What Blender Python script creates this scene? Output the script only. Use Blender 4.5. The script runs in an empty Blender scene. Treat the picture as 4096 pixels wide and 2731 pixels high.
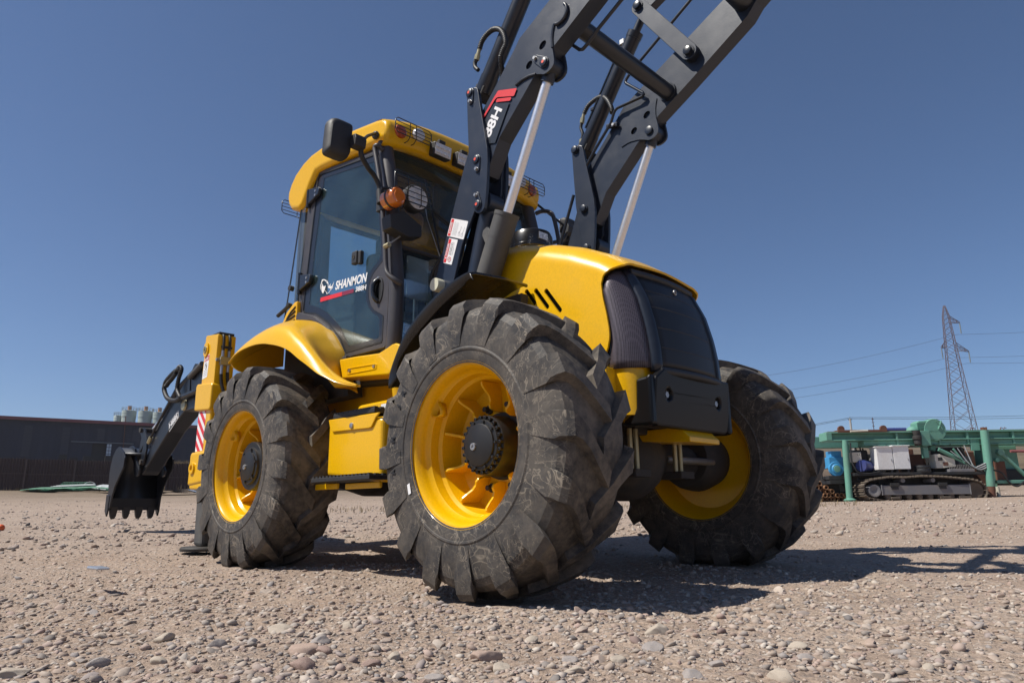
import bpy, bmesh, math, random
import numpy as np
from mathutils import Vector, Matrix
sc = bpy.context.scene
R = math.radians
random.seed(7); rng = np.random.default_rng(7)

# ------------------------------------------------------------------ camera, sky, sun, exposure
cam = bpy.data.cameras.new('camera'); camo = bpy.data.objects.new('camera', cam)
sc.collection.objects.link(camo); sc.camera = camo
yaw, pitch, roll, FPX = 2.348, .235, -.012, 700.7
f = Vector((math.cos(pitch)*math.cos(yaw), math.cos(pitch)*math.sin(yaw), math.sin(pitch)))
r0 = f.cross(Vector((0, 0, 1))).normalized(); u0 = r0.cross(f)
rv = r0*math.cos(roll)+u0*math.sin(roll); uv = -r0*math.sin(roll)+u0*math.cos(roll)
CAM = Vector((2.419, -3.356, .387))
m = Matrix((rv, uv, -f)).transposed().to_4x4(); m.translation = CAM
camo.matrix_world = m
cam.sensor_width = 36; cam.lens = FPX/1024*36; cam.clip_start = .05; cam.clip_end = 3000
FH = Vector((math.cos(yaw), math.sin(yaw), 0)); RH = Vector((math.sin(yaw), -math.cos(yaw), 0))

SUN_AZ, SUN_EL = R(240), R(55)
w = bpy.data.worlds.new('World'); sc.world = w; w.use_nodes = True
nt = w.node_tree; sky = nt.nodes.new('ShaderNodeTexSky'); sky.sky_type = 'NISHITA'; sky.sun_disc = False
sky.sun_elevation = SUN_EL; sky.sun_rotation = R(90)-SUN_AZ
sky.altitude = 1800; sky.air_density = 1.0; sky.dust_density = .3; sky.ozone_density = 6.5
bg = nt.nodes['Background']; nt.links.new(sky.outputs[0], bg.inputs[0]); bg.inputs[1].default_value = .088
sl = bpy.data.lights.new('sun', 'SUN'); sl.energy = 5.0; sl.angle = R(.5); sl.color = (1, .95, .87)
so = bpy.data.objects.new('sun', sl); sc.collection.objects.link(so)
sd = Vector((math.cos(SUN_AZ)*math.cos(SUN_EL), math.sin(SUN_AZ)*math.cos(SUN_EL), math.sin(SUN_EL)))
so.rotation_euler = sd.to_track_quat('Z', 'Y').to_euler(); so.location = (-20, -30, 50)
vs = sc.view_settings; vs.view_transform = 'Standard'; vs.look = 'None'; vs.exposure = .2; vs.gamma = 1
vs.use_curve_mapping = False

# ------------------------------------------------------------------ materials
def nmat(name):
    mt = bpy.data.materials.new(name); mt.use_nodes = True
    return mt, mt.node_tree, mt.node_tree.nodes['Principled BSDF']
def N(nt, t, **kw):
    n = nt.nodes.new(t)
    for k, v in kw.items():
        if k in n.inputs: n.inputs[k].default_value = v
        else: setattr(n, k, v)
    return n
def ramp(nt, src, stops):
    n = nt.nodes.new('ShaderNodeValToRGB'); e = n.color_ramp.elements
    while len(e) < len(stops): e.new(.5)
    for i, (p, c) in enumerate(stops):
        e[i].position = p; e[i].color = (c, c, c, 1) if not isinstance(c, tuple) else (*c, 1)
    nt.links.new(src, n.inputs[0]); return n
def mix(nt, fac, a, b):
    n = nt.nodes.new('ShaderNodeMix'); n.data_type = 'RGBA'
    for i, v in ((0, fac), (6, a), (7, b)):
        if isinstance(v, (tuple, float, int)): n.inputs[i].default_value = (*v, 1) if isinstance(v, tuple) else v
        else: nt.links.new(v, n.inputs[i])
    return n.outputs[2]
def coord(nt): return nt.nodes.new('ShaderNodeTexCoord').outputs['Object']
def paint(name, col, rough=.35, dirt=.25, dirtcol=(.22, .18, .14), coat=0., metal=0., bump=.0, scale=6., spec=.5):
    mt, nt, b = nmat(name); L = nt.links.new; co = coord(nt)
    n1 = N(nt, 'ShaderNodeTexNoise', Scale=scale, Detail=8., Roughness=.65); L(co, n1.inputs['Vector'])
    n2 = N(nt, 'ShaderNodeTexNoise', Scale=scale*14, Detail=4.); L(co, n2.inputs['Vector'])
    r = ramp(nt, n1.outputs[0], [(.48, 0.), (.75, dirt)])
    v = ramp(nt, n2.outputs[0], [(.35, .9), (.65, 1.08)])
    mu = N(nt, 'ShaderNodeMix', data_type='RGBA', blend_type='MULTIPLY'); mu.inputs[0].default_value = .5
    mu.inputs[6].default_value = (*col, 1); L(v.outputs[0], mu.inputs[7])
    L(mix(nt, r.outputs[0], mu.outputs[2], dirtcol), b.inputs['Base Color'])
    rr = ramp(nt, n1.outputs[0], [(.4, rough), (.75, min(1., rough+.35*dirt+.04))]); L(rr.outputs[0], b.inputs['Roughness'])
    b.inputs['Metallic'].default_value = metal; b.inputs['Coat Weight'].default_value = coat; b.inputs['Coat Roughness'].default_value = .08
    b.inputs['Specular IOR Level'].default_value = spec
    if bump:
        bp = N(nt, 'ShaderNodeBump', Strength=bump, Distance=.004); L(n2.outputs[0], bp.inputs['Height']); L(bp.outputs[0], b.inputs['Normal'])
    return mt
M = {}
M['yellow'] = paint('yellow_paint', (.78, .432, .001), .30, .07, (.45, .33, .15), coat=.22, spec=.35)
M['navy'] = paint('dark_blue_grey_paint', (.0150, .0225, .0405), .34, .12, (.08, .08, .09), bump=.05)
M['navyclean'] = paint('dark_blue_paint', (.014, .018, .028), .28, .10, (.08, .08, .08))
M['black'] = paint('black_paint', (.008, .008, .010), .26, .12, (.04, .035, .03), coat=.2)
M['hubblack'] = paint('hub_black', (.010, .010, .0105), .42, .15, (.05, .04, .03))
M['navydark'] = paint('hoe_dark_blue_paint', (.0085, .011, .017), .34, .12, (.06, .06, .06), bump=.05)
M['bumperblack'] = paint('bumper_black', (.0065, .0065, .0075), .3, .10, (.03, .026, .022), spec=.3)
M['plastic'] = paint('black_plastic', (.022, .022, .024), .52, .2, (.07, .065, .06), bump=.15)
M['cabgrey'] = paint('cab_frame_grey', (.052, .048, .052), .42, .2, (.12, .11, .10))
M['steel'] = paint('zinc_steel', (.42, .42, .42), .35, .3, (.2, .18, .15), metal=.8)
M['chrome'] = paint('chrome_rod', (.82, .82, .84), .32, .05, (.4, .4, .4), metal=.88)
M['brass'] = paint('zinc_yellow_fitting', (.42, .38, .24), .4, .3, metal=.7)
M['castdirt'] = paint('dirty_cast_iron', (.035, .032, .030), .7, .6, (.12, .09, .06), bump=.3)
M['barrel'] = paint('dusty_cylinder_paint', (.075, .073, .070), .5, .5, (.15, .14, .12), bump=.1)
M['hose'] = paint('black_rubber_hose', (.014, .014, .015), .5, .25, (.07, .065, .06))
M['white'] = paint('white_print', (.80, .80, .80), .4, .08, (.5, .47, .42))
M['red'] = paint('red_print', (.68, .028, .035), .4, .06, (.3, .1, .08))
M['darkred'] = paint('dark_red_print', (.22, .02, .05), .4, .06, (.2, .1, .08))
M['ink'] = paint('black_print', (.02, .02, .02), .5, 0.)
M['greyink'] = paint('grey_print', (.35, .35, .36), .5, 0.)
M['decalgrey'] = paint('dark_decal_film', (.030, .036, .046), .3, .05, (.08, .08, .08))
M['pinred'] = paint('red_pin_plug', (.75, .08, .04), .5, .1)
M['amber'] = paint('amber_lens', (.62, .16, .012), .18, .05, (.3, .15, .05), coat=1.)
M['redamber'] = paint('orange_lens', (.45, .07, .012), .15, .05, (.2, .08, .03), coat=1.)
M['lens'] = paint('clear_lamp_lens', (.72, .72, .74), .25, .1, (.4, .4, .4), coat=.6)
M['led'] = paint('led_reflector', (.85, .85, .86), .2, .05, (.4, .4, .4), metal=.3)
M['cloth'] = paint('dark_cloth', (.016, .018, .026), .9, .1)
M['skin'] = paint('skin', (.36, .20, .13), .55, .05, (.3, .15, .1))
M['board'] = paint('grey_white_board', (.50, .54, .54), .5, .15, (.35, .35, .33))
M['cream'] = paint('cream_ring', (.62, .60, .46), .35, .1)
M['interior'] = paint('cab_interior_grey', (.035, .038, .040), .7, .2, (.08, .08, .08))
M['seat'] = paint('seat_fabric', (.020, .021, .023), .85, .2)
M['label_silver'] = paint('silver_label', (.45, .47, .50), .25, .1, metal=.5)

def glass(name, tint, gl=.06):
    mt = bpy.data.materials.new(name); mt.use_nodes = True; nt = mt.node_tree
    nt.nodes.remove(nt.nodes['Principled BSDF']); out = nt.nodes['Material Output']; L = nt.links.new
    t = N(nt, 'ShaderNodeBsdfTransparent'); t.inputs[0].default_value = (*tint, 1)
    g = N(nt, 'ShaderNodeBsdfGlossy', Roughness=.02); g.inputs[0].default_value = (1, 1, 1, 1)
    d = N(nt, 'ShaderNodeBsdfDiffuse'); d.inputs[0].default_value = (.16, .26, .28, 1)
    lw = N(nt, 'ShaderNodeLayerWeight', Blend=.5); pw = N(nt, 'ShaderNodeMath', operation='POWER'); pw.inputs[1].default_value = 4.; L(lw.outputs['Facing'], pw.inputs[0])
    fr = N(nt, 'ShaderNodeMath', operation='MULTIPLY_ADD'); fr.inputs[1].default_value = .7; fr.inputs[2].default_value = .035; L(pw.outputs[0], fr.inputs[0])
    n1 = N(nt, 'ShaderNodeTexNoise', Scale=3., Detail=6.); L(coord(nt), n1.inputs['Vector'])
    rr = ramp(nt, n1.outputs[0], [(.4, gl*.5), (.7, gl*1.6)])
    m1 = N(nt, 'ShaderNodeMixShader'); L(rr.outputs[0], m1.inputs[0]); L(t.outputs[0], m1.inputs[1]); L(d.outputs[0], m1.inputs[2])
    m2 = N(nt, 'ShaderNodeMixShader'); L(fr.outputs[0], m2.inputs[0]); L(m1.outputs[0], m2.inputs[1]); L(g.outputs[0], m2.inputs[2])
    L(m2.outputs[0], out.inputs[0]); return mt
M['glass'] = glass('tinted_glass', (.72, .84, .87), .07)
M['glassclear'] = glass('clear_glass', (.93, .97, .98), .02)
M['glassdark'] = glass('front_glass', (.86, .90, .91), .04)

def rubber():
    mt, nt, b = nmat('tyre_rubber'); L = nt.links.new; co = coord(nt)
    at = nt.nodes.new('ShaderNodeAttribute'); at.attribute_name = 'tread'
    n0 = N(nt, 'ShaderNodeTexNoise', Scale=5., Detail=8., Roughness=.7); L(co, n0.inputs['Vector'])
    n1 = N(nt, 'ShaderNodeTexNoise', Scale=26., Detail=6., Roughness=.7); L(co, n1.inputs['Vector'])
    # dried mud runs: thin level lines of warped noise
    def runs(scale, width, off):
        mp = N(nt, 'ShaderNodeMapping'); mp.inputs['Location'].default_value = (off, off*.7, off*1.3); L(co, mp.inputs['Vector'])
        q = N(nt, 'ShaderNodeTexNoise', Scale=scale, Detail=3., Roughness=.55, Distortion=1.1); L(mp.outputs[0], q.inputs['Vector'])
        d = N(nt, 'ShaderNodeMath', operation='SUBTRACT'); d.inputs[1].default_value = .5; L(q.outputs[0], d.inputs[0])
        a_ = N(nt, 'ShaderNodeMath', operation='ABSOLUTE'); L(d.outputs[0], a_.inputs[0])
        return ramp(nt, a_.outputs[0], [(0., 1.), (width, 0.)])
    ra, rb_, rc_ = runs(4., .008, 0), runs(6.5, .009, 3.7), runs(10., .011, 7.1)
    mx = N(nt, 'ShaderNodeMath', operation='MAXIMUM'); L(ra.outputs[0], mx.inputs[0]); L(rb_.outputs[0], mx.inputs[1])
    mx2 = N(nt, 'ShaderNodeMath', operation='MAXIMUM'); L(mx.outputs[0], mx2.inputs[0]); L(rc_.outputs[0], mx2.inputs[1])
    n2 = N(nt, 'ShaderNodeTexNoise', Scale=4., Detail=7., Roughness=.75); L(co, n2.inputs['Vector'])
    where = ramp(nt, n2.outputs[0], [(.44, .04), (.62, .95)])
    cm = N(nt, 'ShaderNodeMath', operation='MULTIPLY'); L(mx2.outputs[0], cm.inputs[0]); L(where.outputs[0], cm.inputs[1])
    inv = N(nt, 'ShaderNodeMath', operation='SUBTRACT'); inv.inputs[0].default_value = 1.; L(at.outputs['Fac'], inv.inputs[1])
    cm2 = N(nt, 'ShaderNodeMath', operation='MULTIPLY'); L(cm.outputs[0], cm2.inputs[0]); L(inv.outputs[0], cm2.inputs[1])
    cm3 = N(nt, 'ShaderNodeMath', operation='MULTIPLY'); L(cm2.outputs[0], cm3.inputs[0]); cm3.inputs[1].default_value = .9
    base = mix(nt, ramp(nt, n0.outputs[0], [(.35, 0.), (.7, 1.)]).outputs[0], (.026, .025, .026), (.058, .055, .053))
    n3 = N(nt, 'ShaderNodeTexNoise', Scale=2.6, Detail=9., Roughness=.72); L(co, n3.inputs['Vector'])
    df2 = N(nt, 'ShaderNodeMath', operation='MULTIPLY_ADD'); df2.inputs[1].default_value = .55; L(n3.outputs[0], df2.inputs[0]); hf = N(nt, 'ShaderNodeMath', operation='MULTIPLY'); hf.inputs[1].default_value = .45; L(n1.outputs[0], hf.inputs[0]); L(hf.outputs[0], df2.inputs[2])
    dustf = ramp(nt, df2.outputs[0], [(.41, 0.), (.63, .85)])
    dm = N(nt, 'ShaderNodeMath', operation='MULTIPLY'); L(dustf.outputs[0], dm.inputs[0])
    tr = ramp(nt, at.outputs['Fac'], [(0., .5), (1., 1.)]); L(tr.outputs[0], dm.inputs[1])
    c1 = mix(nt, dm.outputs[0], base, (.20, .165, .125))
    L(mix(nt, cm3.outputs[0], c1, (.33, .28, .215)), b.inputs['Base Color'])
    b.inputs['Roughness'].default_value = .62; b.inputs['Specular IOR Level'].default_value = .35
    bp = N(nt, 'ShaderNodeBump', Strength=.5, Distance=.004); L(n1.outputs[0], bp.inputs['Height']); L(bp.outputs[0], b.inputs['Normal'])
    return mt
M['rubber'] = rubber()

def mesh_screen():
    mt, nt, b = nmat('perforated_steel'); L = nt.links.new; co = coord(nt)
    vo = N(nt, 'ShaderNodeTexVoronoi', Scale=150., Randomness=0.); L(co, vo.inputs['Vector'])
    h = ramp(nt, vo.outputs['Distance'], [(.32, (.004, .004, .005)), (.42, (.105, .088, .105))]); L(h.outputs[0], b.inputs['Base Color'])
    b.inputs['Roughness'].default_value = .45; b.inputs['Metallic'].default_value = .3
    return mt
M['screen'] = mesh_screen()
def front_screen():
    mt, nt, b = nmat('fine_grille_screen'); L = nt.links.new; co = coord(nt)
    wv = N(nt, 'ShaderNodeTexWave', Scale=60., bands_direction='Z'); L(co, wv.inputs['Vector'])
    n = N(nt, 'ShaderNodeTexNoise', Scale=5., Detail=5.); L(co, n.inputs['Vector'])
    h = ramp(nt, wv.outputs[0], [(.2, (.005, .005, .006)), (.8, (.013, .013, .016))])
    L(mix(nt, ramp(nt, n.outputs[0], [(.55, 0.), (.8, .35)]).outputs[0], h.outputs[0], (.05, .045, .04)), b.inputs['Base Color'])
    b.inputs['Roughness'].default_value = .5; return mt
M['fscreen'] = front_screen()

# ------------------------------------------------------------------ mesh helpers
COL = sc.collection
def link(name, me, mt, parent=None, smooth=None, bevel=0., seg=2):
    o = bpy.data.objects.new(name, me); COL.objects.link(o)
    if mt is not None and not me.materials: me.materials.append(M[mt] if isinstance(mt, str) else mt)
    if parent: o.parent = parent
    if smooth:
        me.shade_smooth(); me.set_sharp_from_angle(angle=R(smooth))
    if bevel:
        b = o.modifiers.new('b', 'BEVEL'); b.width = bevel; b.segments = seg; b.limit_method = 'ANGLE'; b.angle_limit = R(35)
    return o
def fin(name, bm, mt, parent=None, smooth=None, bevel=0., seg=2, norm=True):
    if norm: bmesh.ops.recalc_face_normals(bm, faces=bm.faces)
    me = bpy.data.meshes.new(name); bm.to_mesh(me); bm.free()
    return link(name, me, mt, parent, smooth, bevel, seg)
def empty(name, label, cat, loc=(0, 0, 0), rz=0, group=None):
    o = bpy.data.objects.new(name, None); COL.objects.link(o); o.location = loc; o.rotation_euler = (0, 0, rz)
    o['label'] = label; o['category'] = cat
    if group: o['group'] = group
    return o
def tag(o, label, cat, group=None, kind=None):
    o['label'] = label; o['category'] = cat
    if group: o['group'] = group
    if kind: o['kind'] = kind
    return o
def struct(o): o['kind'] = 'structure'; return o
AX = {'x': (1, 2, 0), 'y': (0, 2, 1), 'z': (0, 1, 2)}
def p3(ax, a, b, c):
    i, j, k = AX[ax]; v = [0, 0, 0]; v[i] = a; v[j] = b; v[k] = c; return v
def add_prism(bm, pts, c0, c1, ax='y', holes=()):
    loops = [pts]+list(holes); vs0 = []; ed = []
    for lp in loops:
        vv = [bm.verts.new(p3(ax, a, b, c0)) for a, b in lp]; vs0.append(vv)
        for i in range(len(vv)): ed.append(bm.edges.new((vv[i], vv[(i+1) % len(vv)])))
    r = bmesh.ops.triangle_fill(bm, use_beauty=True, edges=ed)
    fs = [g for g in r['geom'] if isinstance(g, bmesh.types.BMFace)]
    ex = bmesh.ops.extrude_face_region(bm, geom=fs)
    mv = [g for g in ex['geom'] if isinstance(g, bmesh.types.BMVert)]
    k = AX[ax][2]
    for v in mv: v.co[k] = c1
    bmesh.ops.dissolve_limit(bm, angle_limit=R(.5), verts=bm.verts, edges=bm.edges) if not holes else None
def prism(name, pts, c0, c1, mt, parent, ax='y', holes=(), bevel=.004, smooth=None):
    bm = bmesh.new(); add_prism(bm, pts, c0, c1, ax, holes); return fin(name, bm, mt, parent, smooth, bevel)
def add_box(bm, x0, x1, y0, y1, z0, z1, mat=None):
    vs_ = [bm.verts.new((x, y, z)) for x in (x0, x1) for y in (y0, y1) for z in (z0, z1)]
    for q in ((0, 1, 3, 2), (4, 6, 7, 5), (0, 4, 5, 1), (2, 3, 7, 6), (0, 2, 6, 4), (1, 5, 7, 3)): bm.faces.new([vs_[i] for i in q])
    if mat:
        for v in vs_: v.co = mat @ v.co
def box(name, x0, x1, y0, y1, z0, z1, mt, parent, bevel=.004, mat=None):
    bm = bmesh.new(); add_box(bm, x0, x1, y0, y1, z0, z1, mat); return fin(name, bm, mt, parent, None, bevel)
def frame_of(d):
    d = Vector(d).normalized(); a = Vector((0, 0, 1)) if abs(d.z) < .9 else Vector((1, 0, 0))
    s = d.cross(a).normalized(); return s, s.cross(d)
def add_tube(bm, path, r, seg=10, caps=True, rfun=None):
    P = [Vector(p) for p in path]; rings = []; n = len(P)
    s = None
    for i in range(n):
        t = (P[min(i+1, n-1)]-P[max(i-1, 0)]).normalized()
        if s is None: s, u = frame_of(t)
        else:
            s = (s-t*s.dot(t)).normalized(); u = s.cross(t)
        rr = rfun(i) if rfun else r
        rings.append([bm.verts.new(P[i]+(s*math.cos(2*math.pi*k/seg)+u*math.sin(2*math.pi*k/seg))*rr) for k in range(seg)])
    for a, b in zip(rings, rings[1:]):
        for k in range(seg): bm.faces.new((a[k], a[(k+1) % seg], b[(k+1) % seg], b[k]))
    if caps: bm.faces.new(rings[0][::-1]); bm.faces.new(rings[-1])
def smoothpath(pts, n=8):
    P = [Vector(p) for p in pts]; out = []
    for i in range(len(P)-1):
        a, b, c, d = P[max(i-1, 0)], P[i], P[i+1], P[min(i+2, len(P)-1)]
        for k in range(n):
            t = k/n; out.append(.5*((2*b)+(c-a)*t+(2*a-5*b+4*c-d)*t*t+(3*b-a-3*c+d)*t**3))
    out.append(P[-1]); return out
def tube(name, path, r, mt, parent, seg=12, sm=0, bevel=0.):
    bm = bmesh.new(); add_tube(bm, smoothpath(path, sm) if sm else path, r, seg); return fin(name, bm, mt, parent, 40, bevel)
def hose(name, path, r, parent, rib=True, mt='hose'):
    P = smoothpath(path, 14); bm = bmesh.new()
    add_tube(bm, P, r, 10, True, (lambda i: r*(1.12 if i % 3 == 0 else .94)) if rib else None); return fin(name, bm, mt, parent, 60)
def add_lathe(bm, prof, seg, org=(0, 0, 0), axis='y', close=False):
    rings = []
    for a, r in prof:
        ring = []
        for k in range(seg):
            t = 2*math.pi*k/seg; c, s = r*math.cos(t), r*math.sin(t)
            v = (org[0]+c, org[1]+a, org[2]+s) if axis == 'y' else ((org[0]+a, org[1]+c, org[2]+s) if axis == 'x' else (org[0]+c, org[1]+s, org[2]+a))
            ring.append(bm.verts.new(v))
        rings.append(ring)
    for a, b in zip(rings, rings[1:]):
        for k in range(seg): bm.faces.new((a[k], a[(k+1) % seg], b[(k+1) % seg], b[k]))
    if close: bm.faces.new(rings[0]); bm.faces.new(rings[-1])
def lathe(name, prof, seg, org, mt, parent, axis='y', close=True, smooth=35):
    bm = bmesh.new(); add_lathe(bm, prof, seg, org, axis, close); return fin(name, bm, mt, parent, smooth)
def add_grid(bm, rows):
    V = [[bm.verts.new(p) for p in r] for r in rows]
    for a, b in zip(V, V[1:]):
        for i in range(len(a)-1): bm.faces.new((a[i], a[i+1], b[i+1], b[i]))
def grid(name, rows, mt, parent, solid=0., smooth=40, bevel=0., off=-1.):
    bm = bmesh.new(); add_grid(bm, rows); o = fin(name, bm, mt, parent, smooth)
    if solid:
        s = o.modifiers.new('s', 'SOLIDIFY'); s.thickness = solid; s.offset = off
    return o
def apply_mods(o):
    dg = bpy.context.evaluated_depsgraph_get(); me = bpy.data.meshes.new_from_object(o.evaluated_get(dg))
    o.modifiers.clear(); o.data = me
def text(name, s, org, X, Yv, w, h, mt, parent, bold=.02, shear=0., lift=.0006, thick=.0006):
    cu = bpy.data.curves.new(name, 'FONT'); cu.body = s; cu.offset = bold; cu.shear = shear; cu.extrude = .001
    o = bpy.data.objects.new('tmp', cu); COL.objects.link(o)
    dg = bpy.context.evaluated_depsgraph_get(); me = bpy.data.meshes.new_from_object(o.evaluated_get(dg))
    bpy.data.objects.remove(o); bpy.data.curves.remove(cu)
    n = len(me.vertices); co = np.empty(n*3); me.vertices.foreach_get('co', co); co = co.reshape(-1, 3)
    lo, hi = co.min(0), co.max(0); co = (co-lo)/np.maximum(hi-lo, 1e-6)
    X = np.array(X, float); X /= np.linalg.norm(X); Yv = np.array(Yv, float); Yv /= np.linalg.norm(Yv); Z = np.cross(X, Yv)
    q = np.array(org)+co[:, :1]*w*X+co[:, 1:2]*h*Yv+(lift+co[:, 2:]*thick)*Z
    me.vertices.foreach_set('co', q.ravel()); me.materials.clear(); me.update()
    return link(name, me, mt, parent)
def flat(name, pts, y, mt, parent, t=.0012):
    return prism(name, pts, y, y-t, mt, parent, bevel=0.)
def mirror_y(pts): return [(x, -y, z) for x, y, z in pts]
def copy_tree(o, parent=None, flip=None):
    c = o.copy(); COL.objects.link(c)
    if parent: c.parent = parent
    for ch in list(o.children): copy_tree(ch, c)
    return c
def flipped(me):
    k = me.name+'_flip'
    if k in bpy.data.meshes: return bpy.data.meshes[k]
    n = me.copy(); n.name = k; n.transform(Matrix.Diagonal((1, -1, 1, 1))); n.flip_normals(); return n
def mirror_part(o, parent):
    c = o.copy(); COL.objects.link(c); c.parent = parent; c.data = flipped(o.data)
    c.location = (o.location.x, -o.location.y, o.location.z)
    for ch in list(o.children): mirror_part(ch, c)
    return c
def frame_obj(parent_name, label, cat, dist, group=None, u=0., z=0., dep=0.):
    """thing placed in front of the camera axis: local x = across, local y = away, z up"""
    o = empty(parent_name, label, cat, (CAM.x+FH.x*dist+RH.x*u, CAM.y+FH.y*dist+RH.y*u, 0), yaw-math.pi/2, group)
    return o
# ------------------------------------------------------------------ ground and gravel
def vnoise(x, y, seed=0):
    xi = np.floor(x).astype(np.int64); yi = np.floor(y).astype(np.int64); fx = x-xi; fy = y-yi
    fx = fx*fx*(3-2*fx); fy = fy*fy*(3-2*fy)
    def h(a, b):
        n = (a*374761393+b*668265263+seed*1442695041) & 0x7fffffff; n = ((n ^ (n >> 13))*1274126177) & 0x7fffffff
        return ((n ^ (n >> 16)) & 0xffff)/65535.
    return (h(xi, yi)*(1-fx)+h(xi+1, yi)*fx)*(1-fy)+(h(xi, yi+1)*(1-fx)+h(xi+1, yi+1)*fx)*fy
KD = [0, 3.6, 4.4, 5.3, 6.0, 8, 10.5, 15, 23, 40, 56, 90, 160, 350, 900]
KZ = [0, 0, .010, .045, .085, .145, .215, .33, .50, 1.15, 2.0, 3.4, 9., 25.5, 66.]
def gz(x, y, fine=True):
    x = np.asarray(x, float); y = np.asarray(y, float)
    d = np.hypot(x-CAM.x, y-CAM.y); z = np.interp(d, KD, KZ)
    k = np.clip(1.2-d/18, .0, 1)
    z = z+k*((vnoise(x*1.1, y*1.1, 1)-.5)*.030+(vnoise(x*3.2, y*3.2, 2)-.5)*.022)
    if fine: z = z+np.clip(1-d/14, 0, 1)*((vnoise(x*11, y*11, 3)-.5)*.016+(vnoise(x*31, y*31, 4)-.5)*.010+(vnoise(x*75, y*75, 5)-.5)*.006)
    z = z+np.clip((d-14)/30, 0, 1)*(vnoise(x*.35, y*.35, 6)-.5)*.18+np.clip((d-120)/150, 0, 1)*(vnoise(x*.012, y*.012, 7)-.5)*5
    # wheels press into the gravel
    for wx, wy in ((0, -1.03), (0, 1.03), (-2.313, -1.03), (-2.313, 1.03)):
        q = np.hypot((x-wx)/.36, (y-wy)/.30); z = z-.006*np.exp(-q*q*1.2)
    return z
ring = np.concatenate([np.linspace(.02, .7, 8), .7*np.exp(np.arange(1, 340)*.009), ])
ring = np.concatenate([ring, ring[-1]*np.exp(np.arange(1, 60)*.026)]); ring = np.concatenate([ring, ring[-1]*np.exp(np.arange(1, 48)*.058)])
ring = ring[ring < 600]
az = np.concatenate([np.arange(64, 206, .25), np.arange(206, 424, 4.)])
A, D = np.meshgrid(np.radians(az), ring); gxx = CAM.x+D*np.cos(A); gyy = CAM.y+D*np.sin(A); gzz = gz(gxx, gyy)
nr, na = A.shape; co = np.stack([gxx, gyy, gzz], 2).reshape(-1, 3)
i0 = (np.arange(nr-1)[:, None]*na+np.arange(na)[None]); i1 = (np.arange(nr-1)[:, None]*na+(np.arange(na)+1)[None] % na)
fc = np.stack([i0, i1, i1+na, i0+na], 2).reshape(-1, 4)
def np_mesh(name, co, fc, smooth=True):
    me = bpy.data.meshes.new(name); k = fc.shape[1]
    me.vertices.add(len(co)); me.vertices.foreach_set('co', co.astype(np.float32).ravel())
    me.loops.add(fc.size); me.loops.foreach_set('vertex_index', fc.astype(np.int32).ravel())
    me.polygons.add(len(fc)); me.polygons.foreach_set('loop_start', np.arange(0, fc.size, k, dtype=np.int32))
    me.update(calc_edges=True)
    if smooth: me.shade_smooth()
    return me
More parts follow.
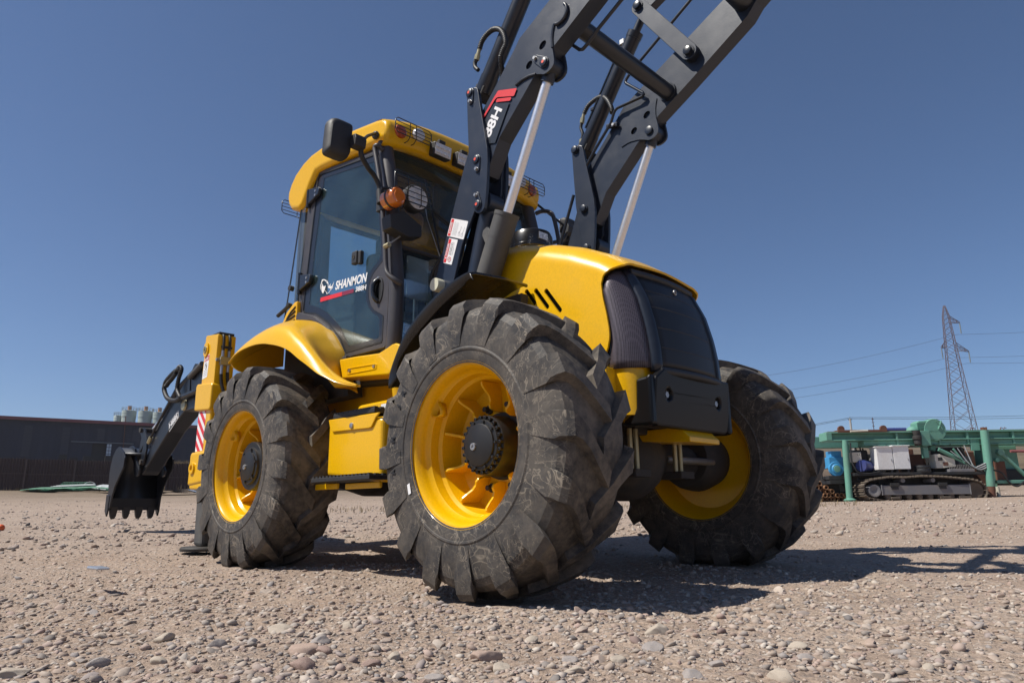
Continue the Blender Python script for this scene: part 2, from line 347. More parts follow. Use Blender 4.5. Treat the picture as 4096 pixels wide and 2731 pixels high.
def ground_mat():
    mt, nt, b = nmat('dry_gravel_ground'); L = nt.links.new; co = coord(nt)
    ns = [N(nt, 'ShaderNodeTexNoise', Scale=s, Detail=8., Roughness=.7) for s in (.9, 7., 45., 160.)]
    for n in ns: L(co, n.inputs['Vector'])
    vo = N(nt, 'ShaderNodeTexVoronoi', Scale=34.); L(co, vo.inputs['Vector'])
    vo2 = N(nt, 'ShaderNodeTexVoronoi', Scale=95.); L(co, vo2.inputs['Vector'])
    c = mix(nt, ramp(nt, ns[0].outputs[0], [(.38, 0.), (.62, 1.)]).outputs[0], (.385, .285, .215), (.47, .37, .295))
    c = mix(nt, ramp(nt, ns[1].outputs[0], [(.35, 0.), (.7, .8)]).outputs[0], c, (.42, .325, .25))
    hs = nt.nodes.new('ShaderNodeSeparateColor'); L(vo.outputs['Color'], hs.inputs[0])
    st = ramp(nt, hs.outputs[0], [(0., (.21, .18, .16)), (.25, (.46, .39, .33)), (.5, (.35, .265, .21)), (.75, (.53, .46, .39)), (1., (.29, .24, .22))])
    sm = ramp(nt, vo.outputs['Distance'], [(.28, .85), (.55, 0.)])
    c = mix(nt, sm.outputs[0], c, st.outputs[0])
    c = mix(nt, ramp(nt, ns[2].outputs[0], [(.42, 0.), (.70, .75)]).outputs[0], c, (.15, .112, .085))
    pn = N(nt, 'ShaderNodeTexNoise', Scale=2.2, Detail=10., Roughness=.75, Distortion=.6); L(co, pn.inputs['Vector'])
    c = mix(nt, ramp(nt, pn.outputs[0], [(.50, 0.), (.66, .65)]).outputs[0], c, (.25, .185, .145))
    L(c, b.inputs['Base Color']); b.inputs['Roughness'].default_value = .95; b.inputs['Specular IOR Level'].default_value = .15
    ad = N(nt, 'ShaderNodeMath', operation='MULTIPLY_ADD'); ad.inputs[1].default_value = -.8
    L(vo.outputs['Distance'], ad.inputs[0]); L(ns[2].outputs[0], ad.inputs[2])
    ad2 = N(nt, 'ShaderNodeMath', operation='MULTIPLY_ADD'); ad2.inputs[1].default_value = -.4
    L(vo2.outputs['Distance'], ad2.inputs[0]); L(ad.outputs[0], ad2.inputs[2])
    bp = N(nt, 'ShaderNodeBump', Strength=.9, Distance=.012); L(ad2.outputs[0], bp.inputs['Height']); L(bp.outputs[0], b.inputs['Normal'])
    # far fields turn to dry steppe
    geo = nt.nodes.new('ShaderNodeNewGeometry'); sx = N(nt, 'ShaderNodeVectorMath', operation='DISTANCE'); sx.inputs[1].default_value = (CAM.x, CAM.y, 0)
    L(geo.outputs['Position'], sx.inputs[0])
    mr = N(nt, 'ShaderNodeMapRange'); mr.inputs['From Min'].default_value = 26; mr.inputs['From Max'].default_value = 60
    L(sx.outputs['Value'], mr.inputs[0])
    fn = N(nt, 'ShaderNodeTexNoise', Scale=.05, Detail=9., Roughness=.7); L(co, fn.inputs['Vector'])
    fcol = ramp(nt, fn.outputs[0], [(.35, (.085, .062, .040)), (.6, (.15, .115, .07))])
    L(mix(nt, mr.outputs[0], c, fcol.outputs[0]), b.inputs['Base Color'])
    return mt
M['ground'] = ground_mat()
struct(link('ground', np_mesh('ground', co, fc), 'ground'))
def stone_mat():
    mt, nt, b = nmat('river_stone'); L = nt.links.new; co = coord(nt)
    g = nt.nodes.new('ShaderNodeNewGeometry')
    r = ramp(nt, g.outputs['Random Per Island'], [(0., (.17, .158, .155)), (.14, (.42, .35, .29)), (.30, (.36, .265, .215)), (.45, (.50, .43, .36)), (.60, (.29, .265, .255)), (.74, (.42, .305, .255)), (.88, (.57, .51, .44)), (1., (.24, .165, .145))])
    r.color_ramp.interpolation = 'LINEAR'
    n = N(nt, 'ShaderNodeTexNoise', Scale=60., Detail=7., Roughness=.7); L(co, n.inputs['Vector'])
    n2 = N(nt, 'ShaderNodeTexNoise', Scale=12., Detail=5.); L(co, n2.inputs['Vector'])
    c = mix(nt, ramp(nt, n.outputs[0], [(.35, .0), (.72, .35)]).outputs[0], r.outputs[0], (.16, .14, .12))
    c = mix(nt, ramp(nt, n2.outputs[0], [(.45, 0.), (.7, .55)]).outputs[0], c, (.43, .35, .275))
    L(c, b.inputs['Base Color']); b.inputs['Roughness'].default_value = .88; b.inputs['Specular IOR Level'].default_value = .2
    bp = N(nt, 'ShaderNodeBump', Strength=.4, Distance=.003); L(n.outputs[0], bp.inputs['Height']); L(bp.outputs[0], b.inputs['Normal'])
    return mt
M['stone'] = stone_mat()
def ico(sub):
    bm = bmesh.new(); bmesh.ops.create_icosphere(bm, subdivisions=sub, radius=1); bm.verts.ensure_lookup_table()
    v = np.array([x.co for x in bm.verts]); fcs = np.array([[q.index for q in f_.verts] for f_ in bm.faces]); bm.free(); return v, fcs
def stone_shapes(sub, n, seed):
    v, fcs = ico(sub); out = []
    for k in range(n):
        r_ = np.random.default_rng(seed+k); q = v.copy()
        for _ in range(8):     # knock flats off the pebble
            d = r_.normal(size=3); d /= np.linalg.norm(d); h = r_.uniform(.50, .90); t = q@d; q -= np.maximum(t-h, 0)[:, None]*d*.92
        ph = r_.uniform(0, 6, 6); q *= (1+.10*np.sin(q[:, :1]*2.3+ph[0])*np.sin(q[:, 1:2]*2.6+ph[1])+.06*np.sin(q[:, 2:]*4+ph[2]))
        q *= np.array([1, r_.uniform(.58, .95), r_.uniform(.32, .66)]); out.append(q)
    return out, fcs
def scatter(name, n, rmin, rmax, smin, smax, sub, seed, power=2., azr=(72, 198), clump=.35, bury=.35):
    r_ = np.random.default_rng(seed); shapes, fcs = stone_shapes(sub, 14, seed*31)
    d = rmin*(rmax/rmin)**(r_.random(n*2)**.9); a = np.radians(r_.uniform(*azr, n*2)); x = CAM.x+d*np.cos(a); y = CAM.y+d*np.sin(a)
    dens = vnoise(x*1.7, y*1.7, 21)*.6+vnoise(x*5, y*5, 22)*.4; keep = dens > clump
    for wx in (0, -2.313):
        for wy in (-1.03, 1.03): keep &= ~((np.abs(x-wx) < .30) & (np.abs(y-wy) < .22))
    x, y = x[keep][:n], y[keep][:n]; m_ = len(x)
    s = smin*(smax/smin)**(r_.random(m_)**power); z = gz(x, y)
    cs, fs = [], []; nv = len(shapes[0])
    k = r_.integers(0, 14, m_); S = np.array(shapes)[k]*s[:, None, None]
    yaw_ = r_.uniform(0, 2*np.pi, m_); tx = r_.normal(0, .22, m_); tyy = r_.normal(0, .22, m_)
    c, si = np.cos(yaw_)[:, None], np.sin(yaw_)[:, None]
    X = S[:, :, 0]*c-S[:, :, 1]*si; Yy = S[:, :, 0]*si+S[:, :, 1]*c; Z = S[:, :, 2]+X*tx[:, None]+Yy*tyy[:, None]
    hgt = s*.5*(1-bury*1.2)
    P = np.stack([X+x[:, None], Yy+y[:, None], Z+(z+hgt*.55)[:, None]], 2).reshape(-1, 3)
    F_ = (fcs[None]+(np.arange(m_)*nv)[:, None, None]).reshape(-1, 3)
    o = link(name, np_mesh(name, P, F_, sub > 1), 'stone'); o['kind'] = 'stuff'
    if sub > 1: o.data.set_sharp_from_angle(angle=R(32))
    return o
scatter('gravel', 600, .85, 5, .016, .032, 2, 3, 1.6, clump=.42, bury=.75)
scatter('gravel', 10000, .75, 5, .009, .024, 1, 4, 1.5, clump=.30, bury=.6)
scatter('gravel', 6000, 2.5, 14, .010, .028, 1, 14, 1.8, clump=.33, bury=.55)
scatter('gravel', 36000, .75, 9, .003, .011, 0, 5, 1.3, clump=.08)
scatter('gravel', 12000, 7, 34, .012, .05, 0, 6, 2.0, clump=.30)
# the larger single stones lying loose in front of the machine
shapes, fcs = stone_shapes(4, 8, 901)
shapes = [q*(1+.05*(vnoise(q[:, 0]*4+k, q[:, 1]*4+q[:, 2]*3, k)-.5)[:, None]+.06*(vnoise(q[:, 0]*9+q[:, 2]*7, q[:, 1]*9, k+9)-.5)[:, None]) for k, q in enumerate(shapes)]
for k, q in enumerate(shapes):
    shapes[k] = np_mesh('stone', q, fcs)
    shapes[k].materials.append(M['stone'])
def smat(name, c):
    mt = M['stone'].copy(); mt.name = name
    for n in mt.node_tree.nodes:
        if n.type == 'VALTORGB' and len(n.color_ramp.elements) == 8:
            for e in n.color_ramp.elements: e.color = (*c, 1)
    return mt
SC = {'pinkish': smat('pink_stone', (.40, .29, .235)), 'grey': smat('grey_stone', (.33, .30, .285)), 'pale': smat('pale_stone', (.46, .395, .32)), 'brown': smat('red_brown_stone', (.30, .205, .175)), 'dark': smat('dark_stone', (.15, .14, .135))}
for x, y, w_, c in ((0.460, -2.227, 0.060, 'pinkish'), (0.364, -2.128, 0.050, 'grey'), (0.506, -2.204, 0.038, 'brown'), (0.199, -1.922, 0.041, 'pale'), (0.094, -2.117, 0.066, 'pale'), (0.651, -2.353, 0.051, 'brown'), (0.023, -1.971, 0.031, 'pale'), (0.191, -2.372, 0.036, 'grey'), (-0.016, -2.455, 0.041, 'pale'), (0.351, -2.596, 0.034, 'pale'), (-0.789, -2.448, 0.042, 'grey'), (0.221, -2.709, 0.040, 'grey'), (0.206, -2.890, 0.049, 'pale'), (0.898, -1.929, 0.060, 'pinkish'), (1.051, -1.312, 0.056, 'pale'), (1.209, -1.576, 0.046, 'grey'), (1.029, -1.999, 0.039, 'pale'), (1.111, -1.819, 0.029, 'grey'), (1.624, -1.662, 0.045, 'pale'), (1.486, -1.251, 0.037, 'pale'), (1.568, -1.405, 0.034, 'grey'), (1.439, -1.638, 0.033, 'grey'), (1.234, -1.949, 0.042, 'pale'), (0.980, -2.174, 0.032, 'grey'), (0.807, -1.647, 0.034, 'pale'), (1.734, -1.199, 0.029, 'grey'), (1.663, -1.299, 0.026, 'pinkish'), (1.213, -1.745, 0.034, 'pale'), (0.705, -2.097, 0.036, 'pale'), (0.407, -1.446, 0.036, 'pale'), (1.841, -1.349, 0.029, 'pale'), (0.531, -2.571, 0.027, 'brown'), (0.238, -2.285, 0.033, 'grey'), (0.752, -2.208, 0.034, 'brown'), (1.452, -1.786, 0.036, 'grey'), ):
    me = shapes[int(abs(x*977)) % 8].copy(); me.materials.clear(); me.materials.append(SC[c])
    o = bpy.data.objects.new('stone', me); COL.objects.link(o); o.scale = (w_*.86, w_*.86, w_*.80); o.rotation_euler = (random.uniform(-.2, .2), random.uniform(-.2, .2), random.uniform(0, 6))
    o.location = (x, y, float(gz(x, y, False))+w_*.03)
    tag(o, {'pinkish': 'long pinkish rounded stone lying in the gravel in front of the loader', 'grey': 'grey rounded stone lying in the gravel in front of the loader', 'pale': 'pale beige rounded stone lying in the gravel in front of the loader', 'brown': 'reddish brown stone lying in the gravel in front of the loader', 'dark': 'dark stone'}[c], 'stone', c+' stones lying loose in the gravel')
o = prism('scrap_sheet', [(-1.70, -2.235), (-1.60, -2.19), (-1.47, -2.20), (-1.50, -2.245), (-1.62, -2.26)], .125, .137, 'label_silver', None, 'z'); tag(o, 'small flat grey blue sheet scrap lying on the gravel left of the rear wheel', 'scrap sheet')

# ------------------------------------------------------------------ backhoe loader
BL = empty('backhoe_loader', 'yellow and dark grey backhoe loader with raised front loader arms parked on gravel', 'backhoe loader')
RT = .69
def make_tyre(parent):
    bm = bmesh.new(); seg = 96
    prof = [(-.203, .372), (-.208, .39), (-.2115, .42), (-.213, .455), (-.213, .50), (-.209, .545), (-.200, .592), (-.182, .624), (-.148, .644), (-.08, .652), (0, .655)]
    prof = prof+[(-a, b) for a, b in prof[-2::-1]]
    add_lathe(bm, prof, seg)
    # raised bead ring on both side walls
    for s in (-1, 1):
        add_lathe(bm, [(s*.210, .428), (s*.2155, .432), (s*.217, .440), (s*.213, .448)], seg)
    NL = 16
    for s in (-1, 1):
        for k in range(NL):
            th = 2*math.pi*(k+(.5 if s > 0 else 0))/NL
            # stations: axial position, shift along the tread, half width at foot, half width at top, foot radius, top radius
            st = [(s*.2150, .012, .046, .040, .455, .466), (s*.2185, .006, .060, .050, .535, .560), (s*.2170, .002, .066, .054, .585, .618), (s*.209, -.001, .066, .053, .608, .652), (s*.190, -.006, .062, .048, .624, .678),
                  (s*.155, -.026, .054, .041, .636, .687), (s*.110, -.066, .047, .036, .644, RT), (s*.055, -.130, .044, .034, .648, RT+.001), (-s*.030, -.215, .042, .032, .648, RT+.001)]
            rings = []
            for i, (a, sh, hb, ht, rb, rt) in enumerate(st):
                j = 1+.02*math.sin(k*2.1+i)
                ring = []
                for (q, rr) in ((-hb, rb), (-ht*j, rt), (ht*j, rt), (hb, rb)):
                    t = th+(sh+q)/.67; ring.append(bm.verts.new((rr*math.cos(t), a, rr*math.sin(t))))
                rings.append(ring)
            for a, b in zip(rings, rings[1:]):
                for i in range(3): bm.faces.new((a[i], a[i+1], b[i+1], b[i]))
            bm.faces.new(rings[0]); bm.faces.new(rings[-1][::-1])
    bmesh.ops.recalc_face_normals(bm, faces=bm.faces)
    me = bpy.data.meshes.new('tyre'); bm.to_mesh(me); bm.free()
    at = me.attributes.new('tread', 'FLOAT', 'POINT')
    n = len(me.vertices); co = np.empty(n*3); me.vertices.foreach_get('co', co); co = co.reshape(-1, 3)
    rad = np.hypot(co[:, 0], co[:, 2]); at.data.foreach_set('value', np.clip((rad-.60)/.06, 0, 1)*np.clip((.200-np.abs(co[:, 1]))/.03, 0, 1))
    return link('tyre', me, 'rubber', parent, 17)
def make_wheel(hub, kind):
    # local frame: axle along y, outside of the wheel at -y; outer flange at y=-.20
    prof = [(-.200, .374), (-.206, .381), (-.200, .384), (-.196, .380), (-.192, .366), (-.180, .356), (-.150, .350), (-.135, .346), (-.118, .332), (-.095, .329), (-.075, .327), (-.060, .314), (-.030, .310), (.030, .308), (.050, .300), (.060, .28),
            (.064, .20), (.064, .12)]
    bm = bmesh.new(); add_lathe(bm, prof, 96)
    add_lathe(bm, [(.050, .306), (.09, .315), (.13, .335), (.17, .352), (.195, .366), (.200, .381), (.206, .381), (.200, .372), (.17, .345), (.12, .325), (.07, .30), (.07, .12)], 96)
    wh = fin('wheel', bm, 'yellow', BL, 30)
    for k in range(10):
        a = R(18+36*k); bm = bmesh.new()
        # gusset: radial profile with a hollow free edge
        pts = [(.165, .062), (.165, .02), (.178, -.012), (.195, -.020), (.215, -.012), (.24, -.020), (.265, -.045), (.285, -.062), (.300, -.066), (.308, -.060), (.308, .062)]
        add_prism(bm, [(r_, y_) for r_, y_ in pts], -.007, .007, 'z')
        for v in bm.verts:
            r_, y_, t_ = v.co.x, v.co.y, v.co.z; v.co = (r_*math.cos(a)-t_*math.sin(a), y_, r_*math.sin(a)+t_*math.cos(a))
        fin('rib', bm, 'yellow', wh, None, .003)
    # valve guard tab
    a = R(142); bm = bmesh.new()
    P = [Vector((.345*math.cos(a+d/.345), -.135+e, .345*math.sin(a+d/.345)))*1 for d, e in ((-.03, 0), (-.03, 0))]
    rows = []
    for t in (0, .25, .5, .75, 1):
        ph = math.pi*t; rr = .338-.055*math.sin(ph); da = (t-.5)*.075/.33
        rows.append([(rr*math.cos(a+da), -.142, rr*math.sin(a+da)), (rr*math.cos(a+da), -.100, rr*math.sin(a+da))])
    add_grid(bm, rows); o = fin('valve_guard', bm, 'yellow', wh, 40); s = o.modifiers.new('s', 'SOLIDIFY'); s.thickness = .006
    make_tyre(wh)
    for k in range(8):
        a = 2*math.pi*(k+.5)/8
        if k == 0:
            bm = bmesh.new(); add_lathe(bm, [(.062, .022), (.045, .022), (.045, .013), (.018, .013), (.018, .006)], 8, (0, 0, 0), 'y', True); nb = fin('wheel_nut', bm, 'castdirt', wh)
        else: nb = nb.copy(); COL.objects.link(nb)
        nb.location = (.205*math.cos(a), 0, .205*math.sin(a))
    if kind == 'front':
        h = lathe('hub', [(.10, .150), (.0, .142), (-.060, .140), (-.064, .137), (-.066, .122), (-.082, .120), (-.086, .117), (-.088, .105), (-.088, .100), (-.096, .098), (-.098, .094), (-.098, .0)], 64, (0, 0, 0), 'hubblack', wh)
        lathe('hub_plug', [(-.098, .018), (-.104, .017), (-.104, .008), (-.099, .007)], 16, (-.035, 0, -.005), 'steel', wh)
        for k in range(24):
            a = 2*math.pi*k/24
            if k == 0: b = lathe('hub_bolt', [(-.055, .0085), (-.083, .0085), (-.084, .004), (-.078, .003)], 10, (0, 0, 0), 'hubblack', wh)
            else: b = b.copy(); COL.objects.link(b)
            b.location = (.128*math.cos(a), 0, .128*math.sin(a))
        for k in range(10):
            a = 2*math.pi*k/10
            if k == 0: b = lathe('cover_bolt', [(-.088, .007), (-.096, .007), (-.096, .0)], 6, (0, 0, 0), 'hubblack', wh)
            else: b = b.copy(); COL.objects.link(b)
            b.location = (.109*math.cos(a), 0, .109*math.sin(a))
    else:
        lathe('hub', [(.10, .170), (.0, .168), (-.098, .166), (-.104, .162), (-.104, .128), (-.108, .126), (-.118, .124), (-.120, .120), (-.120, .100), (-.128, .098), (-.130, .094), (-.130, 0)], 64, (0, 0, 0), 'hubblack', wh)
        lathe('hub_plug', [(-.130, .018), (-.137, .017), (-.137, .008), (-.131, .007)], 16, (-.035, 0, -.01), 'steel', wh)
        for k in range(6):
            a = 2*math.pi*(k+.3)/6
            if k == 0: b = lathe('cover_bolt', [(-.116, .010), (-.130, .010), (-.130, .0)], 6, (0, 0, 0), 'hubblack', wh)
            else: b = b.copy(); COL.objects.link(b)
            b.location = (.112*math.cos(a), 0, .112*math.sin(a))
    return wh
wf = make_wheel(True, 'front'); wf.location = (0, -1.03, .682)
wr = make_wheel(True, 'rear'); wr.location = (-2.313, -1.03, .70)
for w_, ang in ((wf, 0), (wr, 7)):
    mirror_part(w_, BL)
wf.rotation_euler = (0, R(-3), R(-1.2)); wr.rotation_euler = (0, R(5), 0)
# raised lettering on the front tyre side wall
ty = [c for c in wf.children if c.name.startswith('tyre')][0]
for k, ch in enumerate('ARMOUR'):
    a = R(192-9.0*k)
    text('tyre_lettering', ch, (.505*math.cos(a)+.014*math.sin(a), -.2135, .505*math.sin(a)-.014*math.cos(a)), (math.sin(a), 0, -math.cos(a)), (math.cos(a), 0, math.sin(a)), .028, .036, 'hose', wf, .03, 0, .0005, .0025)

stk = prism('tyre_sticker', [(-.011, -.026), (.010, -.024), (.011, .026), (-.010, .024)], -.2165, -.2150, 'white', wf, bevel=0); stk.location = (-.382, 0, -.173); stk.rotation_euler = (0, R(-14), 0)
# ---------------- axles and chassis
bm = bmesh.new(); add_lathe(bm, [(-.85, .07), (-.75, .11), (-.6, .105), (-.3, .11), (-.16, .19), (-.05, .235), (.05, .235), (.16, .19), (.3, .11), (.6, .105), (.75, .11), (.85, .07)], 32, (0, 0, .66), 'y', True)
ax = fin('front_axle', bm, 'castdirt', BL, 40)
for s in (-1, 1):
    lathe('knuckle', [(s*.66, .17), (s*.72, .19), (s*.82, .20), (s*.90, .18), (s*.98, .16)], 32, (0, 0, .686), 'castdirt', ax)
    tube('steering_rod', [(.16, s*.20, .66), (.17, s*.72, .66)], .022, 'steel', ax)
for q in (.19, .245):
    for s in (-1, 1): tube('axle_bolt', [(.23, s*q, .58), (.23, s*q, .80)], .014, 'brass', ax)
for s in (-1, 1): box('axle_clamp', .16, .29, s*.22-.07, s*.22+.07, .545, .585, 'castdirt', ax)
box('axle_cradle', -.22, .24, -.20, .20, .775, .90, 'castdirt', BL, .01)
bm = bmesh.new(); add_lathe(bm, [(-.85, .12), (-.5, .12), (-.2, .2), (.2, .2), (.5, .12), (.85, .12)], 32, (-2.313, 0, .70), 'y', True)
fin('rear_axle', bm, 'castdirt', BL, 40)
for s in (-1, 1):
    prism('chassis_rail', [(-3.25, .75), (-3.25, 1.2), (-2.4, 1.25), (-.9, 1.25), (.30, 1.09), (.30, .87), (-.9, .92), (-2.3, .95)], s*.40, s*.52, 'yellow', BL)
box('belly', -2.2, -.5, -.38, .38, .62, 1.22, 'castdirt', BL, .02)
NB = [(-.30, -.445)]+[(.30+.125*math.sin(a), -.32-.125*math.cos(a)) for a in np.linspace(0, math.pi/2, 9)]+[(.30+.125*math.cos(a), .32+.125*math.sin(a)) for a in np.linspace(0, math.pi/2, 9)]+[(-.30, .445)]
prism('nose_bracket', NB, .842, 1.095, 'yellow', BL, 'z', smooth=30)
prism('tow_plate', [(-.20, .80), (-.20, .775), (.45, .72), (.50, .72), (.50, .745), (.44, .80)], -.09, .22, 'yellow', BL)
lathe('transmission', [(-.3, .12), (-.2, .24), (.2, .24), (.3, .12)], 24, (-1.15, -.05, .62), 'castdirt', BL)

# ---------------- bumper (counterweight)
bp = prism('bumper', [(-.385, .84), (-.37, .80), (-.34, .785), (.34, .785), (.375, .80), (.385, .84), (.38, 1.05), (.37, 1.085), (-.30, 1.085), (-.375, 1.03)], .445, .492, 'bumperblack', BL, 'x', holes=[[(y_+.030*math.cos(a), .952+.030*math.sin(a)) for a in np.linspace(0, 2*math.pi, 20)[:-1]] for y_ in (-.252, .252)], bevel=.012)
for v in bp.data.vertices: v.co.x += (v.co.z-.94)*.10
for s in (-1, 1):
    pts = [(.30, .795), (.32, .825), (.375, .85), (.392, .87), (.40, 1.025), (.46, 1.032), (.488, 1.045), (.488, .79), (.44, .785)]
    prism('bumper_cheek', pts, s*.362, s*.412, 'bumperblack', bp, bevel=.014)
    lathe('tow_bolt', [(.43, .034), (.468, .034), (.470, .018), (.482, .017), (.482, 0)], 6, (0, s*.252, .952), 'steel', bp, 'x')
box('bumper_beam', .30, .444, -.34, .34, .80, 1.04, 'castdirt', bp)

# ---------------- hood
def ztop(x):
    return float(np.interp(x, [-.85, -.75, -.57, -.39, -.17, .03, .234, .30, .36], [2.075, 2.068, 2.05, 2.015, 1.958, 1.885, 1.785, 1.742, 1.70]))
def cut(z):
    return float(np.interp(z, [1.0, 1.09, 1.14, 1.20, 1.254, 1.305, 1.39, 1.48, 1.56, 1.604, 1.63, 1.648, 1.66], [.17, .22, .253, .282, .295, .292, .277, .255, .244, .256, .285, .325, .345]))
def hp(x, t):
    """t 0..1 from lower edge of the side up to the crown line (half section)"""
    zt = ztop(x); zs = zt-.17
    if t < .5:
        k = t/.5; z = 1.02+(zs-1.02)*k; y = .478-.022*k*k
    elif t < .8:
        k = (t-.5)/.3*math.pi/2; z = zs+.150*math.sin(k); y = .456-.17*(1-math.cos(k))
    else:
        k = (t-.8)/.2; z = zt-.02+.02*math.sin(k*math.pi/2); y = .286*(1-k)
    return y, z
def lipx(t): return .345+.018*min(1, max(0, (t-.62)/.38))
rows = []
TS = list(np.linspace(0, .5, 26))+list(np.linspace(.5, .8, 14)[1:])+list(np.linspace(.8, 1, 5)[1:])
TT = [(t, -1) for t in TS]+[(t, 1) for t in TS[-2::-1]]
NX = 40
for t, s in TT:
    xe = .2
    for _ in range(30):
        y, z = hp(xe, t); xn = cut(z) if z < 1.655 else lipx(t); xn = min(xn, lipx(t)) if t > .5 else xn
        xe += .5*(xn-xe)
    row = []
    for i in range(NX+1):
        x = -.80+(xe+.80)*(i/NX)**.8; y, z = hp(x, t); row.append((x, s*y, z))
    rows.append(row)
hood = grid('hood', rows, 'yellow', BL, .012, 50, off=-1)
me = hood.data
cutb = bmesh.new()
for (x0, z0, x1, z1) in ((-.300, 1.640, -.235, 1.555), (-.225, 1.628, -.135, 1.510), (-.145, 1.608, -.040, 1.470)):
    for s in (-1, 1):
        d = Vector((x1-x0, 0, z1-z0)); L_ = d.length; d.normalize(); nrm = Vector((-d.z, 0, d.x)); pts = []
        for k in range(9): a = math.pi*k/8; q = Vector((x0, 0, z0))+nrm*(.014*math.cos(a))-d*(.014*math.sin(a)); pts.append((q.x, q.z))
        for k in range(9): a = math.pi*k/8; q = Vector((x1, 0, z1))-nrm*(.014*math.cos(a))+d*(.014*math.sin(a)); pts.append((q.x, q.z))
        add_prism(cutb, pts, s*.38, s*.56)
bmesh.ops.recalc_face_normals(cutb, faces=cutb.faces)
cme = bpy.data.meshes.new('cut'); cutb.to_mesh(cme); cutb.free(); co_ = bpy.data.objects.new('cut', cme); COL.objects.link(co_)
bo = hood.modifiers.new('bool', 'BOOLEAN'); bo.operation = 'DIFFERENCE'; bo.object = co_; bo.solver = 'EXACT'
bpy.context.view_layer.update(); apply_mods(hood); bpy.data.objects.remove(co_); bpy.data.meshes.remove(cme)
hood.data.set_sharp_from_angle(angle=R(40))
box('engine', -.75, .0, -.37, .37, .95, 1.74, 'castdirt', BL, .02)
# grille
def gx(z): return float(np.interp(z, [1.06, 1.088, 1.194, 1.324, 1.48, 1.615, 1.66], [.468, .469, .463, .443, .402, .335, .30]))
rows = [[(gx(z)+.012+.028*(1-(y/.29)**2), y, z) for y in np.linspace(-.285, .285, 13)] for z in np.linspace(1.09, 1.625, 16)]
gr = grid('grille', rows, 'fscreen', BL, .008)
for s in (-1, 1):
    bm = bmesh.new(); zs = np.linspace(1.065, 1.655, 14)
    add_grid(bm, [[(gx(z)-.02, s*.345, z), (gx(z)+.005, s*.338, z), (gx(z)+.022, s*.315, z), (gx(z)+.022, s*.29, z), (gx(z), s*.275, z)] for z in zs])
    o = fin('grille_post', bm, 'navyclean', gr, 50); md = o.modifiers.new('s', 'SOLIDIFY'); md.thickness = .012; md.offset = -1
    bk = lambda z: float(np.interp(z, [1.0, 1.109, 1.225, 1.353, 1.52, 1.60, 1.66], [.285, .30, .315, .300, .272, .285, .30]))-.02
    yf = lambda z: float(np.interp(z, [1., 1.52, 1.58, 1.62, 1.66], [.462, .452, .438, .415, .36]))
    bm = bmesh.new()
    add_grid(bm, [[(bk(z)+(gx(z)-.012-bk(z))*k, s*(yf(z)-(yf(z)-.342)*k**2.2), z) for k in np.linspace(0, 1, 9)] for z in np.linspace(1.085, 1.65, 14)])
    o = fin('side_mesh', bm, 'screen', gr, 50); md = o.modifiers.new('s', 'SOLIDIFY'); md.thickness = .006; md.offset = -1
    bm = bmesh.new(); add_grid(bm, [[(bk(z)-.10, s*(yf(z)-.02), z), (bk(z)+.012, s*(yf(z)-.006), z)] for z in np.linspace(1.085, 1.65, 14)]); o = fin('side_liner', bm, 'black', gr, 50)
    md = o.modifiers.new('s', 'SOLIDIFY'); md.thickness = .006
for z in (1.072, 1.640): tube('grille_rail', [(gx(z)+.012+.028*(1-(y/.30)**2), y, z) for y in np.linspace(-.31, .31, 13)], .022, 'plastic', gr)
for z in (1.20, 1.31, 1.43, 1.53): tube('grille_bar', [(gx(z)+.010+.028*(1-(y/.29)**2), y, z) for y in np.linspace(-.27, .27, 13)], .004, 'plastic', gr, 6)
lathe('badge_ring', [(.395, .016), (.408, .016), (.410, .011), (.402, .010)], 20, (0, .02, 1.575), 'steel', gr, 'x')
box('radiator', .05, .22, -.40, .40, 1.10, 1.60, 'black', BL, .01)
# pre-cleaner on the hood
lathe('air_precleaner', [(1.95, .10), (2.07, .11), (2.085, .146), (2.12, .150), (2.125, .156), (2.145, .156), (2.15, .150), (2.215, .148), (2.245, .136), (2.262, .10), (2.266, 0)], 44, (-.70, .02, 0), 'black', BL, 'z')
prism('precleaner_label', [(-.062, 2.165), (.022, 2.165), (.022, 2.212), (-.062, 2.212)], -.5535, -.5505, 'label_silver', BL, 'x', bevel=0)

# ---------------- front fenders
def fender(s):
    out = [(-.967, 1.191), (-.864, 1.362), (-.738, 1.474), (-.551, 1.572), (-.413, 1.619), (-.333, 1.636), (-.267, 1.640)]
    inn = [(-.890, 1.242), (-.734, 1.373), (-.521, 1.490), (-.380, 1.548), (-.322, 1.572), (-.300, 1.588), (-.255, 1.600)]
    rows = []
    for (a, b), (c, d) in zip(out, inn):
        rows.append([(c, s*.948, d), (a+(c-a)*.06, s*.952, b+(d-b)*.06), (a, s*.94, b), (a-.004, s*.91, b+.012), (a-.002, s*.70, b+.030), (a, s*.50, b+.032)])
    P = rows[0]; rows.insert(0, [(x-.015, y, z-.10) for x, y, z in P])
    e = rows[-1]; rows.append([(x+.012, y, z-.02) for x, y, z in e]); 
    return grid('front_fender', smooth_rows(rows), 'black', BL, .012, 30)
def smooth_rows(rows):
    return [list(r) for r in zip(*[smoothpath(c, 4) for c in zip(*rows)])]
for s in (-1, 1): fender(s)
for s in (-1, 1):
    prism('fender_stay', [(-.47, 1.30), (-.30, 1.30), (-.25, 1.60), (-.42, 1.60)], s*.50, s*.56, 'castdirt', BL)

